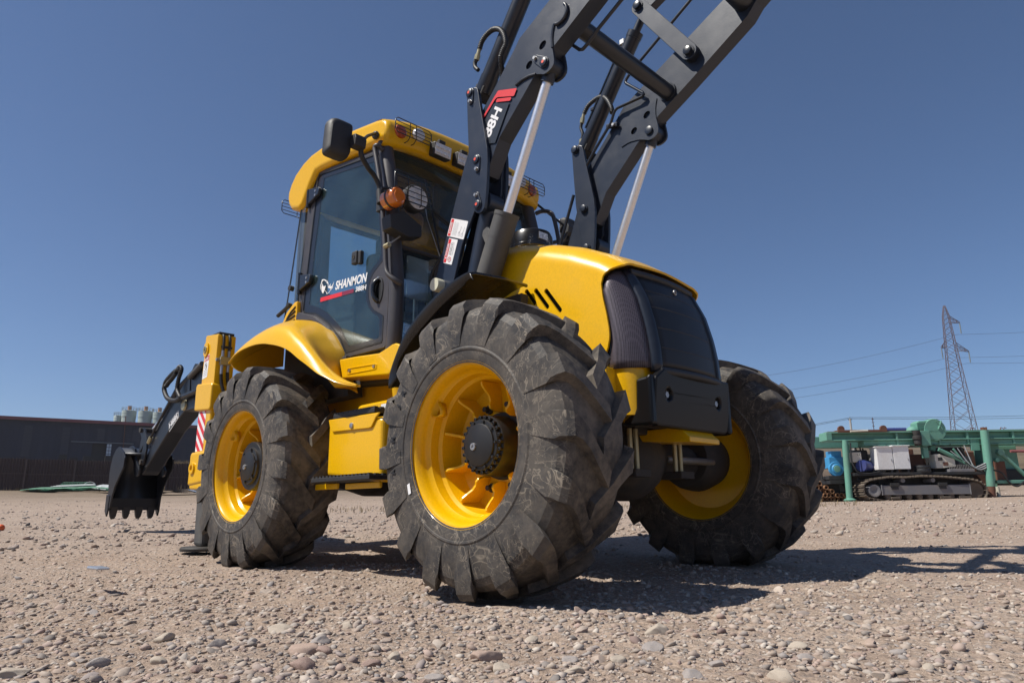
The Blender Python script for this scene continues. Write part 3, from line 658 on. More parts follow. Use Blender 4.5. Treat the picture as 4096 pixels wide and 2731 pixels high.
# ---------------- loader towers, arms, cylinders
LINK = [(-.579, 3.057), (-.600, 3.062), (-.616, 3.060), (-.634, 3.048), (-.646, 3.030), (-.651, 3.008), (-.643, 2.811), (-.635, 2.672), (-.632, 2.583), (-.614, 2.443), (-.589, 2.303), (-.582, 2.217), (-.573, 2.189), (-.560, 2.174), (-.542, 2.164), (-.522, 2.162), (-.504, 2.168), (-.488, 2.183), (-.478, 2.215), (-.464, 2.356), (-.457, 2.483), (-.460, 2.575), (-.528, 2.919), (-.543, 3.008), (-.553, 3.040)]
TOW = [(-.655, 2.652), (-.702, 2.551), (-.739, 2.463), (-.826, 2.237), (-.912, 2.02), (-.974, 1.872), (-1.0, 1.79), (-1.0, 1.2), (-.75, 1.2), (-.80, 1.79), (-.724, 2.011), (-.612, 2.192), (-.504, 2.347), (-.49, 2.556), (-.565, 2.66)]
TIN = [(-.62, 2.60), (-.575, 2.655), (-.53, 2.645), (-.497, 2.609), (-.474, 2.56), (-.474, 2.513), (-.485, 2.36), (-.494, 2.269), (-.506, 2.228), (-.567, 2.152), (-.664, 1.852), (-.70, 1.2), (-.95, 1.2), (-.93, 1.80), (-.74, 2.26), (-.68, 2.45)]
PIN = [(-.616, 3.029), (-.554, 2.529), (-.542, 2.22)]; BOLT = [(-.609, 2.963), (-.547, 2.461), (-.553, 2.286)]
def pin_keep(p, b, y, s, parent, plug=True):
    p = Vector((p[0], 0, p[1])); b = Vector((b[0], 0, b[1])); d = (b-p); L_ = d.length; d.normalize(); n = Vector((-d.z, 0, d.x)); pts = []
    for k in range(11): a = math.pi*k/10; q = p+n*(.034*math.cos(a))-d*(.034*math.sin(a)); pts.append((q.x, q.z))
    for k in range(9): a = math.pi*k/8; q = b-n*(.022*math.cos(a))+d*(.022*math.sin(a)); pts.append((q.x, q.z))
    prism('pin_keeper', pts, y, y-.008, 'navy', parent, bevel=.002)
    lathe('pin_head', [(y-.008, .027), (y-.016, .027), (y-.018, .024)], 24, (p.x, 0, p.z), 'navy', parent)
    lathe('pin_plug', [(y-.017, .010), (y-.0195, .010)], 12, (p.x, 0, p.z), 'pinred', parent)
    lathe('keeper_bolt', [(y-.008, .014), (y-.011, .014), (y-.011, .011), (y-.022, .011), (y-.022, 0)], 6, (b.x, 0, b.z), 'steel', parent, smooth=None)
for s in (-1, 1):
    tw = prism('loader_tower', TOW, s*.585, s*.605, 'navy', BL)
    prism('tower_inner_plate', TIN, s*.465, s*.485, 'navy', tw)
    prism('tower_web', [(-.98, 1.25), (-.955, 1.85), (-.80, 2.22), (-.70, 2.45), (-.68, 2.45), (-.775, 2.20), (-.925, 1.83), (-.95, 1.25)], s*.485, s*.585, 'navy', tw)
    prism('anchor_plate', LINK, s*.606, s*.630, 'navy', tw, bevel=.003)
    prism('anchor_plate', LINK, s*.440, s*.464, 'navy', tw, bevel=.003)
    lathe('tower_boss', [(s*.485, .062), (s*.60, .062)], 28, (-.52, 0, 2.245), 'navy', tw)
    tube('front_channel', [(-.545, s*.525, 2.22), (-.60, s*.525, 2.05), (-.70, s*.525, 1.70), (-.75, s*.525, 1.25)], .062, 'navy', tw, 12)
    if s < 0:
        for p, b in zip(PIN, BOLT): pin_keep(p, b, -.630, s, tw)
    for p in PIN:
        lathe('pin', [(.4385, .034), (.430, .034), (.430, .026), (.418, .026), (.416, .022), (.416, 0)] if s > 0 else [(-.440, .034), (-.430, .034), (-.430, 0)], 24, (p[0], 0, p[1]), 'navy', tw)
        if s > 0: lathe('pin_tip', [(.417, .003), (.4150, .003)], 8, (p[0], 0, p[1]), 'ink', tw)
BACK = [(-.600, 2.775), (-.519, 2.892), (-.416, 2.993), (-.24, 3.177), (-.196, 3.23), (-.124, 3.265), (.056, 3.357), (.616, 3.640), (1.25, 3.95)]
FRONT = [(1.45, 3.80), (1.10, 3.68), (.853, 3.518), (.787, 3.443), (.352, 3.184), (.082, 3.031), (-.095, 2.895), (-.386, 2.621), (-.442, 2.519), (-.50, 2.42), (-.56, 2.42), (-.62, 2.52)]
LUG = [(.089, 3.169), (.078, 3.130), (.072, 3.091), (.071, 3.055), (.073, 3.023), (.080, 2.985), (.084, 2.949), (.085, 2.930), (.080, 2.908), (.066, 2.893), (.045, 2.883), (.022, 2.879), (.0, 2.881), (-.03, 2.897), (-.057, 2.909), (-.085, 2.918), (-.115, 2.923), (-.145, 2.928), (-.175, 2.928), (-.228, 2.918), (-.26, 3.0), (-.14, 3.14), (.03, 3.20)]
def slot(cx, cz, rx, rz, tilt, n=16):
    return [(cx+rx*math.cos(a)*math.cos(tilt)-rz*math.sin(a)*math.sin(tilt), cz+rx*math.cos(a)*math.sin(tilt)+rz*math.sin(a)*math.cos(tilt)) for a in np.linspace(0, 2*math.pi, n+1)[:-1]]
HOLES = [slot(.0, 3.078, .030, .024, .6), slot(-.113, 3.0, .028, .023, .6)]
for s in (-1, 1):
    inner = [p for p in BACK]+FRONT
    ar = prism('loader_arm', inner, s*.589, s*.501, 'navy', BL, bevel=0)
    prism('arm_side_plate', inner, s*.600, s*.589, 'navy', ar, bevel=0, holes=HOLES); prism('arm_side_plate', inner, s*.501, s*.490, 'navy', ar, bevel=0, holes=HOLES)
    for ya, yb in ((.606, .590), (.484, .500)):
        prism('arm_lug', LUG, s*ya, s*yb, 'navy', ar, bevel=0, holes=HOLES)
    lathe('lug_boss', [(s*.500, .056), (s*.590, .056)], 24, (.012, 0, 2.950), 'navy', ar)
    tube('weld_bead', [(.092, s*.602, 3.172), (.078, s*.602, 3.13), (.072, s*.602, 3.09), (.073, s*.602, 3.023)], .009, 'navyclean', ar, 8)
    tube('weld_bead', [(-.228, s*.604, 2.916), (-.175, s*.604, 2.927), (-.115, s*.604, 2.925), (-.06, s*.604, 2.912)], .009, 'navyclean', ar, 8)
    bm = bmesh.new()   # half-moon lip of the lever pivot
    ring = [(.135+.062*math.cos(a), s*.609, 3.215+.062*math.sin(a)) for a in np.linspace(R(-115), R(42), 16)]
    add_tube(bm, ring, .011, 8); fin('pivot_weld', bm, 'navyclean', ar, 50)
    if s < 0:
        pin_keep((.012, 2.951), (-.054, 3.010), -.607, s, ar)
    else:
        lathe('lug_pin', [(.484, .030), (.472, .030), (.470, .026), (.470, 0)], 24, (.012, 0, 2.950), 'navy', ar)
    # lift cylinder
    lp = Vector((.012, s*.545, 2.950)); bot = Vector((-.60, s*.545, 1.66)); d = (bot-lp).normalized(); top = lp+d*.905
    cy = tube('lift_cylinder', [top, bot], .076, 'barrel', BL, 32)
    tube('rod', [lp+d*.09, top+d*.02], .029, 'chrome', cy, 28)
    tube('rod_eye', [lp-d*.02, lp+d*.095], .042, 'navy', cy, 20)
    tube('gland', [top-d*.004, top+d*.02], .079, 'barrel', cy, 32)
    tube('weld_ring', [top+d*.155, top+d*.160], .0775, 'barrel', cy, 32)
    box('port_block', -.035, .035, -.03, .03, -.05, .05, 'barrel', cy, .004, Matrix.Translation(top+d*.15+Vector((-.085, 0, .035)))@Matrix.Rotation(R(-25), 4, 'Y'))
    # tilt cylinder
    b0 = Vector((-.616, s*.535, 3.029)); e0 = Vector((.012, s*.525, 3.935)); d = (e0-b0).normalized(); L_ = (e0-b0).length
    tc = tube('tilt_cylinder', [b0+d*.06, b0+d*(L_-.16)], .056, 'navyclean', BL, 28)
    tube('cylinder_head', [b0+d*.04, b0+d*.15], .060, 'navyclean', tc, 28)
    box('cylinder_foot', -.045, .045, -.05, .05, -.05, .05, 'castdirt', tc, .006, Matrix.Translation(b0+d*.03)@Matrix.Rotation(R(35), 4, 'Y'))
    tube('cylinder_cap', [b0+d*(L_-.20), b0+d*(L_-.155)], .060, 'navyclean', tc, 28)
    tube('rod', [b0+d*(L_-.17), e0], .030, 'navy', tc, 20)
    tube('cylinder_pipe', [b0+d*.20+Vector((-.066, s*-.02, .03)), b0+d*(L_-.32)+Vector((-.064, s*-.02, .03)), b0+d*(L_-.26)+Vector((-.07, s*-.02, .035)), b0+d*(L_-.22)+Vector((-.03, 0, .02))], .009, 'navyclean', tc, 8, 4)
    box('pipe_elbow', -.02, .02, -.014, .014, -.02, .02, 'steel', tc, .003, Matrix.Translation(b0+d*(L_-.235)+Vector((-.062, s*-.02, .03))))
    box('pipe_clip', -.016, .016, -.016, .016, -.012, .012, 'navyclean', tc, .003, Matrix.Translation(b0+d*.35+Vector((-.07, s*-.02, .03))))
    # lever plates between the arms
    la, lb = Vector((.012, 0, 3.935)), Vector((.384, 0, 3.366)); dd = (lb-la).normalized(); nn = Vector((-dd.z, 0, dd.x)); pts = []
    for k in range(11): a = math.pi*k/10; q = la+nn*(.058*math.cos(a))-dd*(.058*math.sin(a)); pts.append((q.x, q.z))
    for k in range(11): a = math.pi*k/10; q = lb-nn*(.058*math.cos(a))+dd*(.058*math.sin(a)); pts.append((q.x, q.z))
    lv = prism('tilt_lever', pts, s*.462, s*.440, 'barrel' if 0 else 'navy', BL, bevel=.003)
    for q in (la, lb):
        lathe('lever_pin', [(s*.440, .042), (s*.434, .042), (s*.434, .030), (s*.414, .030), (s*.412, .026), (s*.412, 0)], 24, (q.x, 0, q.z), 'navyclean', lv)
        lathe('pin_tip', [(s*.413, .003), (s*.411, .003)], 8, (q.x, 0, q.z), 'ink', lv)
    lathe('lever_boss', [(s*.462, .058), (s*.492, .058)], 24, (lb.x, 0, lb.z), 'navyclean', lv)
    # link from the lever towards the bucket
    q0, q1 = la, Vector((1.5, 0, 4.55)); d2 = (q1-q0).normalized(); n2 = Vector((-d2.z, 0, d2.x))
    prism('bucket_link', [((q0+n2*.05-d2*.05).x, (q0+n2*.05-d2*.05).z), ((q1+n2*.05).x, (q1+n2*.05).z), ((q1-n2*.05).x, (q1-n2*.05).z), ((q0-n2*.05-d2*.05).x, (q0-n2*.05-d2*.05).z)], s*.48, s*.55, 'navy', BL)
tube('cross_tube', [(.176, -.49, 3.177), (.176, .49, 3.177)], .054, 'navyclean', BL, 28)
for s in (-1, 1): lathe('tube_collar', [(s*.478, .064), (s*.491, .066)], 28, (.176, 0, 3.177), 'navyclean', BL)
tube('cross_tube', [(.775, -.49, 3.565), (.775, .49, 3.565)], .075, 'navyclean', BL, 28)
tube('hydraulic_pipe', [(.80, -.475, 3.38), (.485, -.472, 3.184), (.309, -.472, 3.086), (.229, -.472, 3.03), (.196, -.472, 3.015), (.171, -.472, 3.025), (.097, -.472, 3.11), (.02, -.472, 3.16)], .011, 'navyclean', BL, 10)
tube('hydraulic_pipe', [(.95, .455, 4.06), (.428, .455, 3.759), (-.012, .455, 3.497), (-.108, .455, 3.434), (-.135, .455, 3.410), (-.143, .455, 3.394), (-.136, .455, 3.377), (-.001, .455, 3.240), (.004, .455, 3.225), (-.007, .455, 3.212), (-.225, .455, 3.218), (-.250, .455, 3.205), (-.262, .455, 3.185), (-.288, .455, 3.125), (-.437, .455, 2.976), (-.53, .455, 2.87)], .011, 'navyclean', BL, 10)
tube('hydraulic_pipe', [(-.66, .455, 2.68), (-.90, .455, 2.10), (-.93, .455, 2.03)], .012, 'navyclean', BL, 10)
hose('hydraulic_hose', [(-.574, -.60, 3.195), (-.602, -.60, 3.231), (-.605, -.60, 3.265), (-.585, -.60, 3.285)], .014, BL, False)
tube('hose_fitting', [(-.590, -.60, 3.278), (-.577, -.60, 3.310)], .019, 'brass', BL, 8)
tube('hose_fitting', [(-.578, -.60, 3.305), (-.560, -.60, 3.350)], .013, 'brass', BL, 12)
hose('hydraulic_hose', [(-.560, -.60, 3.345), (-.538, -.60, 3.388), (-.49, -.60, 3.417), (-.429, -.60, 3.422), (-.369, -.60, 3.389), (-.33, -.60, 3.326), (-.318, -.60, 3.256), (-.332, -.615, 3.201), (-.352, -.61, 3.159), (-.399, -.55, 3.094), (-.446, -.53, 3.033), (-.50, -.53, 2.95)], .0165, BL)
tube('hose_fitting', [(-.622, .52, 3.11), (-.618, .52, 3.15)], .017, 'brass', BL, 8)
hose('hydraulic_hose', [(-.618, .52, 3.14), (-.602, .52, 3.189), (-.618, .52, 3.25), (-.606, .52, 3.29)], .0125, BL, False)
tube('hose_fitting', [(-.606, .52, 3.285), (-.596, .52, 3.325)], .018, 'brass', BL, 8)
tube('hose_fitting', [(-.597, .52, 3.32), (-.580, .52, 3.362)], .013, 'brass', BL, 12)
hose('hydraulic_hose', [(-.582, .52, 3.355), (-.538, .52, 3.405), (-.463, .52, 3.428), (-.39, .50, 3.405), (-.322, .47, 3.336), (-.283, .46, 3.254), (-.272, .455, 3.20)], .017, BL)
for (x, z) in ((-.295, 3.105), (-.885, 2.155)):
    box('pipe_clamp', -.05, .05, -.012, .012, -.016, .016, 'navyclean', BL, .003, Matrix.Translation((x+.01, .466, z))@Matrix.Rotation(R(12), 4, 'Y'))
    lathe('clamp_bolt', [(.455, .012), (.440, .012), (.440, 0)], 6, (x+.03, 0, z-.006), 'steel', BL, smooth=None)
# decals on the near arm
dc = flat('arm_decal', [(-.419, 2.876), (-.284, 2.822), (-.413, 2.600), (-.60, 2.66), (-.560, 2.745)], -.6062, 'decalgrey', BL)
flat('decal_stripe', [(-.385, 2.946), (-.376, 2.948), (-.222, 2.892), (-.220, 2.885), (-.240, 2.853), (-.248, 2.850), (-.385, 2.905), (-.400, 2.905), (-.413, 2.898), (-.560, 2.775), (-.570, 2.784), (-.420, 2.918)], -.6066, 'red', dc)
flat('decal_stripe', [(-.392, 2.895), (-.386, 2.895), (-.270, 2.852), (-.267, 2.846), (-.276, 2.833), (-.282, 2.833), (-.398, 2.876), (-.402, 2.882)], -.6066, 'red', dc)
ux, uz = .615, .789; L4 = .245
text('decal_number', '388H', (-.342-ux*L4, -.6076, 2.801-uz*L4), (ux, 0, uz), (-uz, 0, ux), L4, .083, 'white', dc, .035)
def danger(pts, y, parent, band, txt, name='warning_label'):
    tl, tr, br, bl = [Vector((a, 0, b)) for a, b in pts]
    X = (tl-bl); Yv = (tl-tr); W_, H_ = X.length, Yv.length; X.normalize(); Yv.normalize()
    P = lambda a, b: ((bl.lerp(br, 1-b)).lerp(tl.lerp(tr, 1-b), a)); q = lambda a, b: (P(a, b).x, P(a, b).z)
    lab = flat(name, [q(.03, 0), q(.97, 0), q(1, .03), q(1, .97), q(.97, 1), q(.03, 1), q(0, .97), q(0, .03)], y, 'white', parent, .002)
    y2 = y-.0022
    flat('label_band', [q(.03, .965-band), q(.97, .965-band), q(.97, .965), q(.03, .965)], y2, 'red', lab, .0006)
    o = P(.30, .965-band*.82); text('label_word', 'DANGER', (o.x, y2-.0006, o.z), X, Yv, W_*.5, H_*band*.62, 'white', lab, .02)
    o = [P(.17, .965-band*.85), P(.26, .965-band*.85), P(.215, .965-band*.12)]; flat('label_triangle', [(v.x, v.z) for v in o], y2-.0008, 'white', lab, .0004)
    for b0 in (.028, .972): 
        pass
    return lab, P, X, Yv, W_, H_, y2
tw0 = [o for o in BL.children if o.name == 'loader_tower'][0]
lab, P, X, Yv, W_, H_, y2 = danger([(-.822, 2.226), (-.660, 2.155), (-.704, 2.045), (-.865, 2.116)], -.6052, tw0, .15, 'DANGER')
for i in range(5):
    a = P(.10, .72-.055*i); b = P(.86-.05*(i % 3), .72-.055*i); n = (P(0, 1)-P(0, 0)).normalized()*.0016
    flat('text_line', [(a.x, a.z), (b.x, b.z), ((b+n).x, (b+n).z), ((a+n).x, (a+n).z)], y2, 'greyink', lab, .0004)
for a0, b0 in ((.25, .33), (.22, .15)):
    c = P(a0, b0); add = bmesh.new(); add_tube(add, [(c.x+.013*math.cos(t)*X.x+.009*math.sin(t)*Yv.x, y2-.0004, c.z+.013*math.cos(t)*X.z+.009*math.sin(t)*Yv.z) for t in np.linspace(0, 2*math.pi, 20)], .0007, 4); fin('pictogram', add, 'greyink', lab)
    e = P(a0+.42, b0-.05); tube('pictogram', [(c.x, y2-.0004, c.z), (e.x, y2-.0004, e.z)], .0006, 'greyink', lab, 4)
lab, P, X, Yv, W_, H_, y2 = danger([(-.844, 2.096), (-.758, 2.059), (-.818, 1.906), (-.902, 1.942)], -.6052, tw0, .27, 'DANGER')
for i, t_ in enumerate(('No Standing Under', 'the Machine Arm')):
    o = P(.36, .50-.13*i); text('label_text', t_, (o.x, y2, o.z), X, Yv, W_*.50, H_*.085, 'ink', lab, .0)
for i in range(2):
    a = P(.36, .26-.07*i); b = P(.86-.2*i, .26-.07*i); n = Yv*.0014
    flat('text_line', [(a.x, a.z), (b.x, b.z), ((b+n).x, (b+n).z), ((a+n).x, (a+n).z)], y2, 'greyink', lab, .0004)
c = P(.19, .40); bmr = bmesh.new(); add_tube(bmr, [(c.x+.0155*math.cos(t), y2-.0006, c.z+.0155*math.sin(t)) for t in np.linspace(0, 2*math.pi, 28)], .0016, 6); fin('prohibition_ring', bmr, 'red', lab)
tube('prohibition_bar', [(c.x-.010, y2-.0008, c.z+.010), (c.x+.010, y2-.0008, c.z-.010)], .0014, 'red', lab, 6)
tube('pictogram', [(c.x-.008, y2-.0005, c.z-.006), (c.x+.002, y2-.0005, c.z+.002), (c.x+.008, y2-.0005, c.z+.008)], .0016, 'ink', lab, 6)
# cream bush on the tower base and hoses behind it
rg = lathe('pivot_bush', [(-.66, .030), (-.66, .042), (-.655, .044), (-.60, .044), (-.60, .055), (-.585, .055)], 28, (-.926, 0, 1.79), 'cream', BL)
lathe('bush_core', [(-.650, .029), (-.655, .029), (-.657, .012), (-.63, .010)], 20, (-.926, 0, 1.79), 'plastic', rg)
for k in (0, .045): hose('hydraulic_hose', [(-.86, -.56, 1.98+k), (-.95, -.55, 1.99+k), (-1.03-k, -.55, 1.93), (-1.04-k*.8, -.55, 1.86), (-1.0-k, -.55, 1.76)], .016, BL)

# ---------------- cab
cab = prism('cab_floor', [(-2.55, 1.30), (-2.55, 1.46), (-1.25, 1.42), (-1.05, 1.40), (-1.05, 1.24), (-1.3, 1.20)], -.72, .72, 'interior', BL)
PIL = [(-1.43, 3.0), (-1.412, 2.946), (-1.373, 2.791), (-1.325, 2.578), (-1.283, 2.25), (-1.245, 2.0), (-1.225, 1.80), (-1.225, 1.62), (-1.235, 1.47), (-1.25, 1.36)]
for s in (-1, 1):
    tube('front_pillar', [(x, s*.735, z) for x, z in PIL], .052, 'cabgrey', BL, 14, 3)
    tube('rear_pillar', [(-2.52, s*.60, 3.02), (-2.56, s*.60, 2.7), (-2.60, s*.60, 1.8), (-2.60, s*.60, 1.4)], .055, 'interior', BL, 12)
    prism('side_pillar', [(-2.36, 3.05), (-2.42, 2.9), (-2.47, 2.3), (-2.50, 1.85), (-2.43, 1.85), (-2.40, 2.15), (-2.345, 2.6), (-2.31, 3.03)], s*.70, s*.76, 'cabgrey', BL)
    prism('side_header', [(-2.42, 3.10), (-2.33, 3.00), (-1.80, 2.945), (-1.44, 2.905), (-1.40, 3.06)], s*.69, s*.735, 'plastic', BL)
# roof
RF = [(-1.335, 2.93), (-1.305, 2.95), (-1.30, 3.01), (-1.315, 3.07), (-1.36, 3.105), (-1.45, 3.128), (-1.539, 3.143), (-1.83, 3.192), (-2.0, 3.206), (-2.181, 3.213), (-2.357, 3.209), (-2.486, 3.180), (-2.606, 3.124), (-2.676, 3.055), (-2.715, 2.987), (-2.718, 2.930), (-2.695, 2.87), (-2.645, 2.815), (-2.52, 2.775), (-2.455, 2.80), (-2.426, 2.842), (-2.374, 2.919), (-2.339, 2.962), (-2.304, 3.003), (-2.277, 3.028), (-2.20, 3.026), (-1.936, 2.999), (-1.75, 2.977), (-1.40, 2.942)]
rf = prism('roof', RF, -.80, .80, 'yellow', BL, bevel=.045, smooth=45); rf.modifiers['b'].segments = 5; rf.modifiers['b'].angle_limit = R(50)
# roof brow: swollen front lip
bm = bmesh.new(); rows = []
for y in np.linspace(-.80, .80, 41):
    k = abs(y)/.80; drop = .035*k**3; back = -.05*k**6
    cr = .062*(1-k**2.4)
    rows.append([(-1.44+back, y*.995, 2.960-drop), (-1.36+back, y, 2.928-drop), (-1.318+back, y, 2.926-drop), (-1.292+back, y, 2.948-drop), (-1.283+back, y, 2.99-drop*.8+cr*.3), (-1.287+back, y, 3.055-drop*.4+cr*.7), (-1.300+back, y*.998, 3.088-drop*.3+cr*.9), (-1.33+back, y*.99, 3.112-drop*.2+cr), (-1.40+back, y*.985, 3.126-drop*.15+cr), (-1.46+back, y*.975, 3.130-drop*.1+cr)])
add_grid(bm, rows); bm.faces.new([bm.verts[i] for i in ()]) if 0 else None
brow = fin('roof_brow', bm, 'yellow', rf, 60)
prism('roof_liner', [(-1.40, 2.938), (-1.75, 2.972), (-2.0, 2.998), (-2.275, 3.020), (-2.345, 2.95), (-2.43, 2.832), (-2.46, 2.79), (-2.44, 2.775), (-2.40, 2.82), (-2.33, 2.915), (-2.27, 2.975), (-2.0, 2.965), (-1.75, 2.945), (-1.40, 2.915)], -.72, .72, 'interior', BL, bevel=0)
grid('roof_cap', [[(x, y, float(np.interp(-x, [1.44, 1.539, 1.83, 2.0, 2.181, 2.357, 2.486, 2.62], [3.129, 3.143, 3.192, 3.206, 3.213, 3.209, 3.180, 3.115]))-.012+.075*(1-abs(y/.775)**2.4)) for y in np.linspace(-.775, .775, 25)] for x in np.linspace(-1.44, -2.62, 16)], 'yellow', rf, smooth=60)
box('sun_blind', -1.50, -1.47, -.60, .60, 2.80, 2.835, 'interior', BL, .005)
# lamps on the brow
for s in (-1, 1):
    lathe('roof_indicator', [(-1.31, .050), (-1.284, .050), (-1.276, .046), (-1.270, .030), (-1.268, 0)], 24, (-.012, s*.685, 3.015), 'redamber', rf, 'x')
    lathe('roof_lamp', [(-1.31, .050), (-1.280, .050), (-1.272, .046), (-1.266, .030), (-1.264, 0)], 24, (.004, s*.535, 3.04), 'lens', rf, 'x')
    for y in (.350, .130):
        tl = Matrix.Translation((-1.245, s*y, 2.965))@Matrix.Rotation(R(8), 4, 'Y')
        wl = box('work_light', -.05, .02, -.082, .082, -.052, .052, 'plastic', rf, .012, tl)
        box('light_reflector', .0185, .022, -.074, .074, -.044, .044, 'lens', wl, 0, tl)
        for a in range(4):
            for b in range(2):
                lo = Vector((.022, -.054+.036*a, -.021+.042*b)); q = tl@lo; bm = bmesh.new()
                add_lathe(bm, [(.0, .015), (.003, .013), (.0025, .004)], 10, (q.x+.003, q.y, q.z), 'x', True); fin('led', bm, 'led', wl, 40)
        box('light_bracket', -.03, .0, -.03, .03, .052, .085, 'plastic', wl, .003, tl)
    def cage(name, y0, y1, z0, z1, x, nrow, vert, mat=None, parent=rf, r_=.0028):
        bm = bmesh.new(); c = .02
        lp = [(x, y0+c, z1), (x, y1-c, z1), (x, y1, z1-c), (x, y1, z0+c), (x, y1-c, z0), (x, y0+c, z0), (x, y0, z0+c), (x, y0, z1-c), (x, y0+c, z1)]
        if mat: lp = [tuple(mat@Vector(p)) for p in lp]
        add_tube(bm, lp, r_*1.3, 6)
        for i in range(1, nrow):
            z = z0+(z1-z0)*i/nrow; a, b = (x, y0, z), (x, y1, z)
            if mat: a, b = mat@Vector(a), mat@Vector(b)
            add_tube(bm, [a, b], r_, 6)
        for y in vert:
            P_ = [(x-.002, y, z1), (x-.002, y, z0), (x-.03, y, z0-.02), (x-.07, y, z0-.02)]
            if mat: P_ = [tuple(mat@Vector(p)) for p in P_]
            add_tube(bm, P_, r_*1.2, 6)
        return fin(name, bm, 'black', parent, 60)
    ya, yb = sorted((s*.775, s*.455)); cage('lamp_guard', ya, yb, 2.962, 3.072, -1.235, 4, (s*.645, s*.590))
# rear lamp guard seen behind the roof
mt_ = Matrix.Translation((-2.93, -.72, 2.98))@Matrix.Rotation(R(90), 4, 'Z')
cage('lamp_guard', -.16, .12, -.06, .06, 0, 4, (-.02,), Matrix.Translation((-2.80, -.68, 2.90))@Matrix.Rotation(R(180), 4, 'Z'))
# near door
DO = [(-2.339, 3.05), (-1.802, 2.963), (-1.48, 2.915), (-1.435, 2.90), (-1.41, 2.847), (-1.343, 2.4), (-1.308, 2.165), (-1.285, 1.941), (-1.280, 1.727), (-1.290, 1.44), (-1.31, 1.425), (-1.766, 1.431), (-1.84, 1.532), (-1.989, 1.68), (-2.173, 1.802), (-2.408, 1.870), (-2.445, 1.885), (-2.39, 2.30), (-2.345, 2.60), (-2.335, 2.80)]
DG = [(-2.281, 3.01), (-2.217, 3.005), (-1.792, 2.937), (-1.459, 2.885), (-1.445, 2.86), (-1.404, 2.70), (-1.351, 2.327), (-1.330, 2.06), (-1.340, 2.045), (-1.453, 1.983), (-1.490, 1.945), (-1.509, 1.901), (-1.515, 1.857), (-1.508, 1.80), (-1.485, 1.75), (-1.436, 1.703), (-1.345, 1.655), (-1.325, 1.64), (-1.330, 1.475), (-1.340, 1.463), (-1.775, 1.463), (-1.858, 1.58), (-2.037, 1.735), (-2.221, 1.843), (-2.395, 1.885), (-2.415, 1.905), (-2.388, 2.185), (-2.318, 2.775), (-2.30, 2.98)]
DC = [(-2.205, 2.957), (-1.506, 2.835), (-1.465, 2.67), (-1.433, 2.43), (-1.395, 2.186), (-1.385, 2.09), (-1.41, 2.055), (-1.494, 2.010), (-1.535, 1.96), (-1.553, 1.894), (-1.543, 1.796), (-1.51, 1.74), (-1.464, 1.695), (-1.40, 1.66), (-1.38, 1.63), (-1.375, 1.515), (-1.39, 1.503), (-1.735, 1.510), (-1.80, 1.58), (-1.869, 1.680), (-2.047, 1.816), (-2.215, 1.899), (-2.325, 1.939), (-2.294, 2.364), (-2.239, 2.733)]
for s in (-1, 1):
    dr = prism('door', DO, s*.722, s*.760, 'cabgrey', BL, holes=[DG], bevel=.004)
    prism('door_seal', DG, s*.7605, s*.7625, 'ink', dr, holes=[[( -1.86+(x+1.86)*.985, 2.25+(z-2.25)*.985) for x, z in DG]], bevel=0)
    prism('door_glass', DG, s*.750, s*.755, 'glass', dr, bevel=0)
    prism('glass_border', DG, s*.7555, s*.7563, 'navyclean', dr, holes=[DC], bevel=0)
    for q, (zz, xx) in enumerate(((2.845, -2.40), (2.135, -2.46))):
        hp_ = [(xx+.02, zz+.065), (xx+.17, zz+.035), (xx+.185, zz+.010), (xx+.165, zz-.03), (xx+.02, zz-.065)]
        hg = prism('door_hinge', hp_, s*.762, s*.790, 'navyclean', dr, bevel=.006)
        tube('hinge_knuckle', [(xx, s*.775, zz-.085), (xx, s*.775, zz+.085)], .017, 'black', dr, 12)
        for dz in (.015, -.022): lathe('hinge_screw', [(s*.790, .010), (s*.793, .010), (s*.793, .005)], 12, (xx+.125, 0, zz+dz), 'steel', dr)
    ls = lathe('door_latch_cup', [(0, .075), (.006, .074), (.008, .060), (-.002, .056)], 32, (0, 0, 0), 'plastic', dr)
    for v in ls.data.vertices: v.co = (-1.385+v.co.x*.62+v.co.z*.06, s*(.760+v.co.y), 1.835+v.co.z*1.25)
    bmh = bmesh.new(); add_tube(bmh, smoothpath([(-1.40, s*.762, 1.915), (-1.415, s*.785, 1.885), (-1.42, s*.788, 1.83), (-1.405, s*.783, 1.78), (-1.39, s*.765, 1.755)], 4), .016, 10); fin('door_handle', bmh, 'black', dr, 50)
    prism('handle_pocket', slot(-1.375, 1.83, .026, .06, 0), s*.7605, s*.7615, 'ink', dr, bevel=0)
    lathe('key_barrel', [(s*.762, .010), (s*.772, .010), (s*.772, .004)], 14, (-1.392, 0, 1.922), 'steel', dr)
d0 = [o for o in BL.children if o.name == 'door'][0]
lt = box('window_catch', -1.690, -1.625, -.800, -.762, 2.085, 2.180, 'plastic', d0, .008)
box('window_catch_plate', -1.625, -1.590, -.790, -.757, 2.075, 2.175, 'plastic', d0, .008)
lathe('catch_button', [(-.800, .016), (-.804, .016), (-.804, .010), (-.801, .009)], 16, (-1.66, 0, 2.135), 'castdirt', d0)
